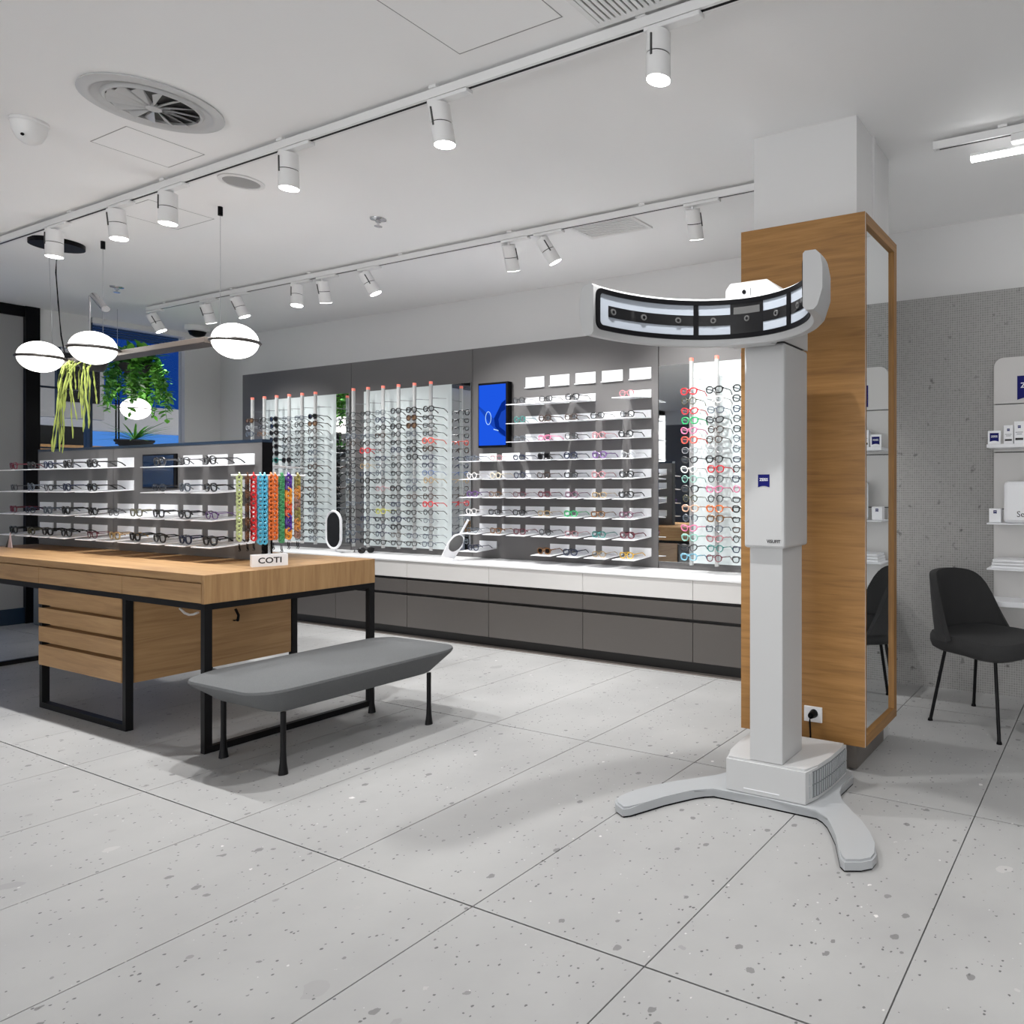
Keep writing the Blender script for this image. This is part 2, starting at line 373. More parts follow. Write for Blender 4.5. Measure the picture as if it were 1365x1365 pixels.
# ---------------------------------------------------------------- base cabinets and counter
YC = 3.92
cx0, cw = -2.459-.892*7, .892
for k in range(8):
    a = cx0+cw*k; c = a+cw
    if k == 0: a = -8.10
    names = ['under the rods nearest the window', 'behind the wooden table', 'behind the table end', 'left of the tilted mirror', 'under the tilted mirror', 'under the blue screen', 'under the wall of trays', 'beside the wooden pillar']
    t = thing('base_cabinet', 'low grey cabinet with white top drawer ' + names[k], 'cabinet', ((a+c)/2, YC, 0), 0, 'low cabinets along the display wall')
    bx('carcass', 'kick', (a+.001, c-.001, YC+.02, PY-.002, .085, .608), t)  # carcass coloured black so the gaps between drawers look shaded
    bx('drawer', 'cabwhite', (a+.0015, c-.0015, YC, YC+.019, .480, .608), t, .001)
    bx('drawer', 'cabfront', (a+.0025, c-.0025, YC, YC+.019, .358, .458), t, .001)
    bx('drawer', 'cabfront', (a+.0025, c-.0025, YC, YC+.019, .085, .335), t, .001)
    bx('plinth', 'kick', (a, c, 3.985, 4.0, 0.001, .084), t)
tag(bx('long_counter', 'counter', (-8.10, -1.30, YC-.006, PY-.002, .609, .623), None, .002), 'long white counter top along the eyewear wall', 'counter')
struct(bx('trim_5', 'stone', (-8.10, -1.60, 3.93, 3.983, 0.0005, .006)))

# ---------------------------------------------------------------- eyeglasses
def lens_outline(w, h, n, k=20, cat=0.):
    out = []
    for i in range(k):
        t = 2*math.pi*i/k; c, s = math.cos(t), math.sin(t)
        x = w/2*math.copysign(abs(c)**(2/n), c); z = h/2*math.copysign(abs(s)**(2/n), s)
        if z < 0: x *= 1+.28*z/h
        z += cat*x
        out.append((x, z))
    return out
STY = {'rectangular': (.052, .034, 3.6, .0036, 0), 'square': (.050, .040, 3.2, .0037, 0), 'round': (.046, .045, 2.05, .0032, 0), 'panto': (.048, .042, 2.4, .0035, 0), 'cat-eye': (.053, .039, 2.6, .0041, .14), 'wire': (.052, .038, 2.8, .0024, 0), 'bold': (.052, .042, 2.8, .0046, 0)}
gl_cache = {}
def glass_meshes(style):
    if style in gl_cache: return gl_cache[style]
    w, h, n, r, cat = STY[style]; cxl = w/2+.0095; zc = h/2+r+.0008
    bm = bmesh.new()
    for s in (-1, 1):
        o = [(s*(cxl+x), .004*((x+w/2)/w)**2, zc+z) for x, z in lens_outline(w, h, n, 18, cat)]
        tube(bm, o, r, 5, True)
    tube(bm, [(-.011, 0, zc+.007), (0, -.003, zc+.010), (.011, 0, zc+.007)], r*1.1, 5)
    for s in (-1, 1): tube(bm, [(s*(cxl+w/2-.002), .003, zc+.009), (s*(cxl+w/2+.005), .009, zc+.009)], r*1.25, 5)
    fr = mesh_of(bm, 'frame', True)
    ls = []
    for s in (-1, 1):
        bm = bmesh.new(); o = lens_outline(w-.002, h-.002, n, 16, cat)
        f = [bm.verts.new((s*(cxl+x), .0005+.004*((x+w/2)/w)**2, zc+z)) for x, z in o]; g = [bm.verts.new((v.co.x, v.co.y+.0015, v.co.z)) for v in f]
        bm.faces.new(f); bm.faces.new(g[::-1])
        for i in range(len(f)): bm.faces.new((f[i], g[i], g[(i+1) % len(f)], f[(i+1) % len(f)]))
        ls.append(mesh_of(bm, 'lens'))
    ts = []
    for s in (-1, 1):
        bm = bmesh.new(); X = s*(cxl+w/2+.005); z1 = zc+.009
        tube(bm, [(X, .009, z1), (X-s*.001, .05, z1), (X-s*.002, .10, z1-.002), (X-s*.006, .120, z1-.012), (X-s*.009, .140, r+.0008)], [r*.85, r*.8, r*.8, r*.9, r*.95], 4)
        ts.append(mesh_of(bm, 'temple'))
    gl_cache[style] = (fr, ls, ts); return gl_cache[style]
COL = {'black': (.008, .008, .009), 'charcoal': (.035, .035, .038), 'navy': (.012, .02, .055), 'dark brown': (.045, .022, .012), 'tortoise': (.20, .085, .02), 'red': (.60, .02, .03), 'coral': (.75, .10, .07), 'pink': (.78, .20, .36), 'rose': (.42, .17, .19), 'green': (.02, .42, .13), 'teal': (.02, .20, .18), 'mint': (.28, .55, .47), 'light blue': (.18, .42, .55), 'white': (.80, .78, .77), 'clear grey': (.35, .36, .38), 'olive': (.075, .07, .035), 'peach': (.65, .40, .28), 'purple': (.14, .06, .22), 'burgundy': (.13, .015, .03), 'gold': (.45, .30, .12), 'yellow': (.72, .42, .03), 'orange': (.75, .17, .03), 'plum': (.18, .07, .12), 'blue': (.03, .10, .32), 'lime': (.55, .55, .05), 'cream': (.72, .64, .50), 'slate': (.10, .12, .15)}
gm_cache = {}
def gmat(c):
    if c not in gm_cache: gm_cache[c] = mat('frame_'+c.replace(' ', '_'), COL[c], .28)
    return gm_cache[c]
def omat(o, m):
    o.material_slots[0].link = 'OBJECT'; o.material_slots[0].material = m
for s in STY:
    fr, ls, ts = glass_meshes(s)
    for me in [fr]+ls+ts: me.materials.append(M['black'])
def eyeglasses(loc, style, col, label, group, lens='clearlens', rz=0, tilt=0):
    fr, ls, ts = glass_meshes(style); sun = lens == 'sunlens'
    t = thing('sunglasses' if sun else 'eyeglasses', label, 'sunglasses' if sun else 'eyeglasses', loc, rz, group)
    t.rotation_euler = (tilt, 0, rz)
    o = put('frame', fr, None, t, None, True); omat(o, gmat(col))
    for me in ls: o = put('lens', me, None, t, None, True); omat(o, M[lens])
    for me in ts: o = put('temple', me, None, t, None, True); omat(o, gmat(col))
    return t

# ---------------------------------------------------------------- rod racks
RY = 4.135; NZ = 18; Z0, DZ = 1.838, .0653
bm = bmesh.new(); cyl(bm, (0, 0, .677), (0, 0, 2.05), .0145, None, 14); rod_me = mesh_of(bm, 'rod', True); rod_me.materials.append(M['rodglass'])
bm = bmesh.new(); cyl(bm, (0, 0, 2.0505), (0, 0, 2.072), .0147, None, 14); cap_me = mesh_of(bm, 'cap', True); cap_me.materials.append(M['redcap'])
bm = bmesh.new()
for k in range(NZ):
    z = Z0-DZ*k
    for s in (-1, 1): cyl(bm, (s*.008, -.008, z+.012), (s*.012, -.0165, z+.012), .0028, None, 5)
peg_me = mesh_of(bm, 'pegs'); peg_me.materials.append(M['peg'])
bm = bmesh.new(); tube(bm, [(.01, .0, 1.935), (.012, .14, 1.945)], .003, 5); arm_me = mesh_of(bm, 'wall_arm'); arm_me.materials.append(M['chrome'])
def rod(x, label, group):
    t = thing('display_rod', label, 'display rod', (x, RY, .624), 0, group)
    for nm, me in (('rod', rod_me), ('cap', cap_me), ('pegs', peg_me), ('wall_arm', arm_me)):
        put(nm, me, None, t, (0, 0, -.624), True)
    return t
SHAPES = ['rectangular', 'square', 'panto', 'wire', 'round', 'wire', 'rectangular', 'bold']
DARK = ['black', 'black', 'charcoal', 'black', 'slate', 'dark brown', 'black', 'navy', 'charcoal', 'slate']
over = {}   # (rack, rod, row) -> (colour, style, lens)
for r in range(1, 7): over[(1, 3, r)] = ('black', 'bold', 'sunlens')
over[(1, 1, 1)] = ('dark brown', 'bold', 'tintlens'); over[(1, 1, 2)] = ('clear grey', 'square', None); over[(1, 2, 3)] = ('tortoise', 'wire', None)
over[(1, 3, 7)] = ('teal', 'bold', 'sunlens'); over[(1, 4, 7)] = ('black', 'bold', 'sunlens'); over[(1, 6, 1)] = ('black', 'bold', 'sunlens'); over[(1, 6, 2)] = ('dark brown', 'bold', 'tintlens'); over[(1, 5, 6)] = ('black', 'square', None)
over[(2, 2, 6)] = ('red', 'bold', None); over[(2, 6, 5)] = ('coral', 'bold', None); over[(2, 6, 13)] = ('red', 'bold', None); over[(2, 3, 14)] = ('lime', 'square', None)
over[(2, 5, 1)] = ('black', 'bold', None); over[(2, 5, 2)] = ('dark brown', 'bold', 'tintlens'); over[(2, 5, 3)] = ('dark brown', 'bold', 'tintlens'); over[(2, 6, 9)] = ('blue', 'wire', None); over[(2, 6, 10)] = ('gold', 'round', None); over[(2, 2, 8)] = ('gold', 'wire', None); over[(2, 3, 11)] = ('rose', 'wire', None); over[(2, 6, 1)] = ('black', 'bold', None); over[(2, 5, 6)] = ('black', 'bold', None); over[(2, 4, 11)] = ('black', 'bold', None); over[(2, 4, 16)] = ('black', 'bold', None)
for r, c in enumerate(['red', 'olive', 'red', 'green', 'pink', 'coral', 'clear grey', 'charcoal', 'white', 'mint', 'charcoal', 'olive', 'peach', 'slate', 'pink', 'mint', 'charcoal', 'light blue']): over[(3, 1, r+1)] = (c, ['bold', 'round', 'cat-eye', 'bold', 'cat-eye', 'bold', 'wire', 'cat-eye', 'cat-eye', 'round', 'bold', 'round'][r % 12], None)
for r, c in enumerate(['black', 'white', 'slate', 'black', 'dark brown', 'dark brown', 'clear grey', 'black', 'red', 'charcoal', 'pink', 'black', 'orange', 'tortoise', 'slate', 'rose', 'teal', 'burgundy']): over[(3, 2, r+1)] = (c, ['bold', 'bold', 'square', 'cat-eye', 'panto', 'panto', 'round', 'bold', 'bold', 'round', 'cat-eye', 'round'][r % 12], None)
over[(3, 3, 11)] = ('pink', 'panto', None); over[(3, 3, 3)] = ('navy', 'square', None)
RACK = {1: ([-7.626+.196*i for i in range(6)], 'rack nearest the window', 'window'), 2: ([-6.110+.1966*i for i in range(6)], 'rack left of the blue screen', 'mirror strip'), 3: ([-2.603, -2.406, -2.209], 'rack beside the wooden pillar', 'trays')}
VIS = {(1, 1): range(1, 4), (1, 2): range(1, 4), (1, 3): range(1, 9), (1, 4): list(range(1, 9))+[16, 17, 18]}
rr = random.Random(3)
for k, (xs, rname, ref) in RACK.items():
    for i, x in enumerate(xs, 1):
        rod(x, 'frosted upright rod with red tip, %s in the %s' % (ORD[i], rname), 'frosted display rods')
        for r in range(1, NZ+1):
            sty, col = rr.choice(SHAPES), rr.choice(DARK); lens = 'clearlens'
            if r not in VIS.get((k, i), range(1, 19)): continue
            if (k, i, r) in over:
                a = over[(k, i, r)]; col, sty = a[0], a[1]; lens = a[2] or 'clearlens'
            lab = '%s %s %s, %s down the %s rod, %s' % (col, sty if sty != 'bold' else 'thick-rimmed', 'sunglasses' if lens == 'sunlens' else 'eyeglasses', ORD[r], ORD[i], rname)
            eyeglasses((x+rr.uniform(-.006, .006), RY-.029, Z0-DZ*(r-1)-.020), sty, col, lab, 'eyewear on the rod racks', lens, rr.uniform(-.05, .05))

# ---------------------------------------------------------------- white trays on the panels
bm = bmesh.new(); box(bm, -.0955, .0955, -.005, -.0005, 0, .056); plate_me = mesh_of(bm, 'back_plate'); plate_me.materials.append(M['tray'])
bm = bmesh.new(); prism(bm, [(-.0955, -.0005), (-.0955, -.21), (.0955, -.21), (.0955, -.0005)], -.0045, -.0002); 
for v in bm.verts: v.co.z += .07*(v.co.y+.0005)
tray_me = mesh_of(bm, 'tray_shelf'); tray_me.materials.append(M['tray'])
bm = bmesh.new(); box(bm, -.0955, .0955, -.005, -.0005, 0, .081); plate2_me = mesh_of(bm, 'back_plate'); plate2_me.materials.append(M['tray'])
bm = bmesh.new(); box(bm, -.0955, .0955, -.020, -.0005, -.005, -.0002); lip_me = mesh_of(bm, 'lip'); lip_me.materials.append(M['tray'])
def tray(x, y, z, label, group, flip=False):
    t = thing('display_tray', label, 'tray', (x, y, z), math.pi if flip else 0, group)
    put('back_plate', plate_me, None, t, None, True); put('tray_shelf', tray_me, None, t, None, True); return t
WC = [-4.656+.2525*i for i in range(7)]
WZ = [1.987, 1.850, 1.704, 1.563, 1.419, 1.278, 1.134, .993, .847, .706]
rows = {2: {3: ('charcoal', 'round'), 4: ('black', 'square'), 5: ('black', 'bold'), 7: ('rose', 'panto')},
 3: {3: ('teal', 'round'), 4: ('dark brown', 'bold'), 5: ('dark brown', 'square'), 6: ('black', 'square'), 7: ('black', 'square')},
 4: {3: ('slate', 'wire'), 4: ('pink', 'rectangular'), 5: ('charcoal', 'square'), 6: ('rose', 'square'), 7: ('black', 'bold')},
 5: {1: ('slate', 'square'), 2: ('rose', 'wire'), 3: ('navy', 'rectangular'), 4: ('black', 'bold', 'sunlens'), 5: ('navy', 'bold'), 6: ('purple', 'bold'), 7: ('clear grey', 'wire')},
 6: {1: ('white', 'round'), 2: ('cream', 'panto'), 3: ('navy', 'round'), 4: ('dark brown', 'square'), 5: ('black', 'square'), 6: ('rose', 'panto'), 7: ('black', 'bold')},
 7: {1: ('purple', 'square'), 2: ('tortoise', 'wire'), 3: ('burgundy', 'wire'), 4: ('burgundy', 'panto'), 5: ('plum', 'square'), 6: ('gold', 'wire'), 7: ('black', 'bold')},
 8: {1: ('white', 'round'), 2: ('black', 'square'), 3: ('black', 'square'), 4: ('gold', 'wire'), 5: ('green', 'square'), 6: ('tortoise', 'square'), 7: ('plum', 'panto')},
 9: {1: ('slate', 'wire'), 2: ('tortoise', 'square'), 3: ('burgundy', 'square'), 4: ('charcoal', 'round'), 5: ('rose', 'wire'), 6: ('teal', 'square'), 7: ('burgundy', 'bold')},
 10: {1: ('navy', 'square'), 4: ('tortoise', 'bold', 'sunlens'), 5: ('navy', 'bold'), 6: ('gold', 'wire'), 7: ('yellow', 'square')}}
for c in range(3, 8):
    t = thing('display_plate', 'empty white plate in the top row, %s from the blue screen' % ORD[c-2], 'display plate', (WC[c-1], PY, WZ[0]), 0, 'empty plates above the wall trays')
    put('back_plate', plate2_me, None, t, None, True); put('lip', lip_me, None, t, None, True)
for r, cc in rows.items():
    for c, g in cc.items():
        where = 'tray row %s, %s column from the tall mirror' % (ORD[r-1], ORD[8-c])
        tray(WC[c-1], PY, WZ[r-1], 'white display tray, %s from top, %s column from the tall mirror' % (where.split(',')[0].replace('tray row ', 'row '), ORD[8-c]), 'white trays on the display wall')
        lens = g[2] if len(g) > 2 else 'clearlens'
        eyeglasses((WC[c-1]+rr.uniform(-.012, .012), PY-.165, WZ[r-1]-.0106), g[1], g[0], '%s %s %s, %s' % (g[0], g[1] if g[1] != 'bold' else 'thick-rimmed', 'sunglasses' if lens == 'sunlens' else 'eyeglasses', where), 'eyewear on the wall trays', lens, rr.uniform(-.10, .04), .07)

# blue video screen
p0 = onY(640, 513, 4.27); p1 = onY(679, 507, 4.27)
X0, X1, Z1s, Z0s = -4.722, -4.395, 2.045, 1.520
t = thing('video_screen', 'upright blue video screen showing a lens close-up', 'screen', ((X0+X1)/2, 4.27, Z0s))
bx('bezel', 'black', (X0, X1, 4.255, 4.299, Z0s, Z1s), t, .003)
scr = bx('display', emis('screen_blue', (.012, .09, .72), .62), (X0+.012, X1-.022, 4.2525, 4.2545, Z0s+.018, Z1s-.018), t)
def flat(name, m, pts, y, parent, d=.0004):
    bm = bmesh.new(); lo = [bm.verts.new((x, y, z)) for x, z in pts]; hi = [bm.verts.new((x, y-d, z)) for x, z in pts]; n = len(pts)
    bm.faces.new(lo); bm.faces.new(hi[::-1])
    for i in range(n): bm.faces.new((lo[i], lo[(i+1) % n], hi[(i+1) % n], hi[i]))
    return ob(name, bm, m, parent)
def sp(u, v): return (X0+.012+u*(X1-X0-.034), Z1s-.018-v*(Z1s-Z0s-.036))
dk = emis('screen_dark_blue', (.002, .02, .22), .6); md = emis('screen_mid_blue', (.01, .06, .46), .6); lt = emis('screen_light', (.45, .70, 1.0), .6)
flat('picture', md, [sp(*q) for q in ((0, .34), (.30, .46), (.56, .56), (.62, .70), (.95, .86), (.85, .84), (.45, .66), (0, .38))], 4.2523, scr)
flat('picture', dk, [sp(*q) for q in ((1, .26), (.86, .31), (.68, .47), (.57, .56), (.62, .70), (.80, .80), (1, .87))], 4.2521, scr)
flat('picture', md, [sp(*q) for q in ((1, .42), (.85, .46), (.74, .58), (.78, .70), (1, .78))], 4.2518, scr)
bm = bmesh.new(); q = [Vector((sp(.36, .55)[0]+.030*math.cos(a), 4.2519, sp(.36, .55)[1]+.052*math.sin(a))) for a in [2*math.pi*i/24 for i in range(24)]]; tube(bm, q, .003, 4, True); ob('picture', bm, lt, scr)
flat('picture', lt, [sp(*q) for q in ((.56, .73), (.74, .755), (.74, .77), (.56, .745))], 4.2519, scr)

# ================================================================== TABLE
TX0, TX1, TY0, TY1 = -6.80, -3.718, 1.815, 2.64
T = thing('display_table', 'long oak display table with drawers on a black steel frame', 'table', (-5.2, 2.2, 0))
bx('table_top', 'table_wood_long', (TX0, TX1-.021, TY0, TY1, .774, .807), T, .001)
bx('end_panel', 'table_wood_tall', (TX1-.02, TX1, TY0, TY1, .676, .807), T, .001)
bx('apron', 'table_wood_long', (TX0, TX1-.021, TY0+.02, TY1, .676, .7735), T)
sx = [-6.80, -6.24, -5.333, -4.441, -3.741]
for a, c in zip(sx, sx[1:]): bx('drawer', 'table_wood_long', (a+.0015, c-.0015, TY0, TY0+.0195, .678, .766), T, .001)
fr = .031
bm = bmesh.new()
box(bm, TX0, TX1, TY0+.002, TY0+.04, .648, .6755); box(bm, TX0, TX1, TY1-.04, TY1-.002, .648, .6755); box(bm, TX0, TX0+fr, TY0+.04, TY1-.04, .648, .6755); box(bm, TX1-fr, TX1, TY0+.04, TY1-.04, .648, .6755)
ob('top_rail', bm, 'blacksteel', T)
for x in (TX0, TX1-fr):
    bx('leg', 'blacksteel', (x, x+fr, TY0+.002, TY0+.033, .03, .648), T); bx('leg', 'blacksteel', (x, x+fr, TY1-.033, TY1-.002, .03, .648), T)
    bx('floor_rail', 'blacksteel', (x, x+fr, TY0+.002, TY1-.002, .0005, .03), T)
for x in (-5.330, -4.442):
    bx('leg', 'blacksteel', (x, x+fr, TY0+.002, TY0+.033, .03, .648), T); bx('leg', 'blacksteel', (x, x+fr, TY1-.033, TY1-.002, .03, .648), T)
bx('floor_rail', 'blacksteel', (-5.330, -4.411, TY0+.002, TY0+.033, .0005, .03), T)
bx('floor_rail', 'blacksteel', (-5.330, -4.411, TY1-.033, TY1-.002, .0005, .03), T)
bx('drawer_case', 'table_wood_deep', (-5.298, -4.416, TY0+.036, TY1-.036, .232, .647), T)
for z0, z1 in ((.566, .652), (.465, .547), (.364, .446), (.236, .345)):
    d = bx('drawer', 'table_wood_long', (-5.331, -4.446, TY0-.001, TY0+.0015, z0, z1), T, 0)
    bx('drawer_box', 'table_wood_long', (-5.298, -4.444, TY0+.0016, TY0+.0355, z0, z1), d)
bm = bmesh.new(); tube(bm, [onY(240+6*i, y, 2.0) for i, y in enumerate((811, 817, 819.5, 819, 816.5))], .006, 6); ob('white_cable', bm, 'cabwhite', T, True)
bm = bmesh.new(); tube(bm, [onY(x, y, 2.3) for x, y in ((303, 812), (305, 820), (310, 827), (317, 827), (318, 820), (314, 812))], .007, 6); ob('black_cable', bm, 'black', T, True)

# upright display panel on the table
PP = 2.30; PX0, PX1 = -6.765, -4.15
U = thing('display_partition', 'grey display partition with black edge standing on the oak table', 'partition', (-5.4, 2.325, .8075))
bx('panel', 'panel', (PX0, -5.737, PP, PP+.012, .84, 1.445), U); bx('panel', 'panel', (-5.732, PX1-.003, PP, PP+.012, .84, 1.445), U)
bx('panel', 'panel', (PX0, PX1-.003, PP+.038, PP+.05, .84, 1.445), U)
bm = bmesh.new(); box(bm, PX0, PX1, PP-.001, PP+.051, 1.4455, 1.462); ob('top_edge', bm, 'navyframe', U)
bx('end_edge', 'black', (PX1-.003, PX1, PP-.001, PP+.051, .8075, 1.4455), U)
bx('end_edge', 'black', (PX0-.006, PX0, PP-.001, PP+.051, .8075, 1.4455), U)
bx('core', 'darkgap', (PX0, PX1-.004, PP+.0125, PP+.0375, .84, 1.445), U)
bx('base_rail', 'panel', (PX0, PX1-.003, PP+.003, PP+.047, .8075, .8395), U)
po = thing('photo_panel', 'dark blue glossy picture mounted on the table partition', 'picture', (-5.19, PP, 1.2))
bx('frame', 'black', (-5.364, -4.985, PP-.008, PP-.0005, 1.195, 1.40), po); bx('picture', mat('picture_blue', (.004, .02, .06), .12), (-5.355, -5.015, PP-.0095, PP-.0081, 1.203, 1.392), po)
TC = [-6.63, -6.385, -6.145, -5.90, -5.575, -5.322, -5.072, -4.82, -4.566, -4.313]
TZ = [1.33, 1.189, 1.044, .905]
trow = {1: {1: ('burgundy', 'square'), 2: ('black', 'square'), 3: ('navy', 'square'), 4: ('black', 'bold'), 5: ('black', 'bold'), 8: ('black', 'bold'), 9: ('charcoal', 'square'), 10: ('black', 'bold')},
 2: {1: ('charcoal', 'wire'), 2: ('slate', 'round'), 3: ('black', 'wire'), 4: ('navy', 'square'), 5: ('black', 'square'), 8: ('charcoal', 'wire'), 9: ('slate', 'square'), 10: ('black', 'square')},
 3: {1: ('burgundy', 'square'), 2: ('navy', 'wire'), 3: ('slate', 'square'), 4: ('black', 'bold'), 5: ('black', 'square'), 6: ('charcoal', 'wire'), 7: ('olive', 'square'), 8: ('black', 'square'), 9: ('charcoal', 'square'), 10: ('purple', 'wire')},
 4: {1: ('black', 'bold'), 2: ('olive', 'square'), 3: ('black', 'bold'), 4: ('black', 'square'), 5: ('burgundy', 'wire'), 6: ('gold', 'square'), 7: ('black', 'bold'), 8: ('black', 'square'), 9: ('navy', 'bold'), 10: ('black', 'bold')}}
for r, cc in trow.items():
    for c, g in cc.items():
        wh = '%s tray row on the table partition, %s from its black end' % (ORD[r], ORD[11-c])
        tray(TC[c-1], PP, TZ[r-1], 'white tray, %s' % wh.replace('tray row', 'row'), 'white trays on the table partition')
        eyeglasses((TC[c-1]+rr.uniform(-.012, .012), PP-.165, TZ[r-1]-.0106), g[1], g[0], '%s %s eyeglasses, %s' % (g[0], g[1] if g[1] != 'bold' else 'thick-rimmed', wh), 'eyewear on the table partition', 'clearlens', rr.uniform(-.09, .05), .07)
for r in range(4):
    for c in (9, 10): tray(TC[c-1], PP+.05, TZ[r], 'white tray on the far side of the table partition, %s row, %s column' % (ORD[r+1], ORD[11-c]), 'trays on the far side of the partition', True)
# small card leaning at the left end
cd = thing('small_card', 'small folded card on the oak table under the left trays', 'card', (-6.55, 2.12, .8075)); bm = bmesh.new()
prism(bm, [(0, 0), (.06, 0), (.03, .10)], 0, .004, lambda p: Vector((-6.55+p.x, 2.08+p.z, .808+p.y))); ob('card', bm, mat('card_pink', (.55, .42, .42), .5), cd)
bm = bmesh.new(); prism(bm, [(-.05, 0), (0.001, 0), (.03, .10)], 0, .004, lambda p: Vector((-6.552+p.x, 2.085+p.z, .808+p.y))); ob('card_side', bm, 'darkgap', cd)

# chain stand
fd = Vector((.37, .93, 0)).normalized(); fn = Vector((.93, -.37, 0)).normalized()
cb = Vector((-3.842, 2.165, .8075)) - fn*.03
CT = thing('chain_stand', 'white lettered stand carrying colourful eyewear chains on the table', 'stand', cb)
def inF(p): return cb + fd*p.x + fn*p.y + Vector((0, 0, p.z))
bm = bmesh.new(); prism(bm, [(-.075, -.03), (.075, -.03), (.075, .03), (-.075, .03)], 0, .058, inF); ob('base', bm, 'tray', CT)
text('lettering', 'COTI', .040, 'ink', facing(cb+fn*.0305+Vector((0, 0, .029)), fd, (0, 0, 1)), CT, .0008, 1.05)
bm = bmesh.new(); tube(bm, [inF(Vector((0, 0, .058))), inF(Vector((0, 0, .455)))], .006, 8); ob('post', bm, 'acrylic', CT)
BZ = .455
bm = bmesh.new(); tube(bm, [inF(Vector((-.155, 0, BZ))), inF(Vector((.155, 0, BZ)))], .005, 8); ob('hanger_bar', bm, 'tray', CT)
def chain(name_lab, u, cols, link, strands, length, thick):
    t = thing('eyewear_chain', name_lab, 'chain', inF(Vector((u, 0, BZ))), 0, 'colourful eyewear chains on the stand')
    bms = [bmesh.new() for _ in cols]
    for s, off in enumerate(strands):
        for side in (1, -1):
            st = link*1.42; n = int((length-.012)/st); z = BZ-.012
            for i in range(n):
                zz = z-st*i; b_ = bms[(i//3+s) % len(cols)]
                c0 = inF(Vector((u+off, side*.019, zz)))
                ax = fd if i % 2 == 0 else (fn*.5+fd*.8)
                ptsl = [c0+ax.normalized()*math.cos(q)*link*.66+Vector((0, 0, math.sin(q)*link)) for q in [2*math.pi*k/10 for k in range(10)]]
                tube(b_, ptsl, thick, 5, True)
    for off in strands: tube(bms[0], [inF(Vector((u+off, .019*math.cos(R(a)), BZ-.004+.018*math.sin(R(a))))) for a in range(0, 181, 30)], thick, 5)
    for b_, c in zip(bms, cols): stuff(ob('links', b_, mat('chain_'+name_lab.split()[0], c, .35), t, True))
    for side in (1, -1):
        bm = bmesh.new(); e = inF(Vector((u, side*.019, BZ-length-.004))); tube(bm, [e, e+Vector((.002, 0, -.02)), e+Vector((.008, 0, -.03)), e+Vector((-.002, 0, -.036))], .0022, 4)
        ob('end_loop', bm, 'black', t, True)
UU = [-.122, -.090, -.0645, -.0285, .0155, .0510, .0810, .120]
chain('pale yellow-green chain with rounded links', UU[0], [(.55, .62, .28)], .014, (0,), .335, .0034)
chain('thin tortoise brown chain of small links', UU[1], [(.13, .045, .012), (.03, .012, .006)], .008, (0,), .335, .0030)
chain('bright red chain with round links', UU[2], [(.70, .025, .03)], .015, (0,), .335, .0030)
chain('sky blue chain of twin thick links', UU[3], [(.10, .50, .72)], .014, (-.009, .009), .350, .0034)
chain('orange chain of twin chunky links', UU[4], [(.80, .18, .03)], .014, (-.008, .008), .335, .0040)
chain('green chain of small flat links', UU[5], [(.06, .30, .12)], .009, (-.002, .004), .350, .0030)
chain('multicolour chain alternating purple and orange links', UU[6], [(.09, .03, .28), (.80, .30, .03), (.70, .10, .04)], .016, (0,), .335, .0050)
chain('olive and amber marbled chain on the bar end', UU[7], [(.28, .24, .06), (.62, .25, .05), (.30, .16, .12)], .013, (0,), .335, .0045)

# ================================================================== BENCH
Bn = thing('upholstered_bench', 'grey felt bench with tapered sides on four black legs', 'bench', (-3.383, 2.188, 0))
def rrect(hw, hl, rad, cx=0, cy=0, bulge=0, k=6):
    out = []
    for qx, qy, a0 in ((1, 1, 0), (-1, 1, 90), (-1, -1, 180), (1, -1, 270)):
        for i in range(k+1):
            a = R(a0+90*i/k); x = qx*(hw-rad)+rad*math.cos(a); y = qy*(hl-rad)+rad*math.sin(a)
            out.append((cx+x*(1+bulge*(1-(y/hl)**2)), cy+y*(1+bulge*(1-(x/hw)**2))))
    return out
bm = bmesh.new(); levels = [(.215, .37, .05, .262, 0), (.225, .385, .06, .268, .01), (.290, .478, .10, .352, .03), (.298, .488, .11, .366, .03), (.296, .485, .11, .376, .03), (.27, .45, .11, .388, .03), (.18, .33, .11, .397, .03), (.08, .18, .075, .400, 0)]
rings = []
for hw, hl, rad, z, bu in levels: rings.append([bm.verts.new((-3.383+x, 2.188+y, z)) for x, y in rrect(hw, hl, rad, 0, 0, bu)])
bm.faces.new(rings[0][::-1]); bm.faces.new(rings[-1])
for A, B_ in zip(rings, rings[1:]):
    for i in range(len(A)): bm.faces.new((A[i], A[(i+1) % len(A)], B_[(i+1) % len(A)], B_[i]))
ob('seat_cushion', bm, 'bench', Bn, True)
for x in (-3.603, -3.165):
    for y in (1.835, 2.541):
        bm = bmesh.new(); tube(bm, [(x, y, .262), (x, y, .10), (x, y, .05), (x, y, .0005)], [.0105, .0105, .0125, .0185], 12); ob('leg', bm, 'blacksteel', Bn, True)

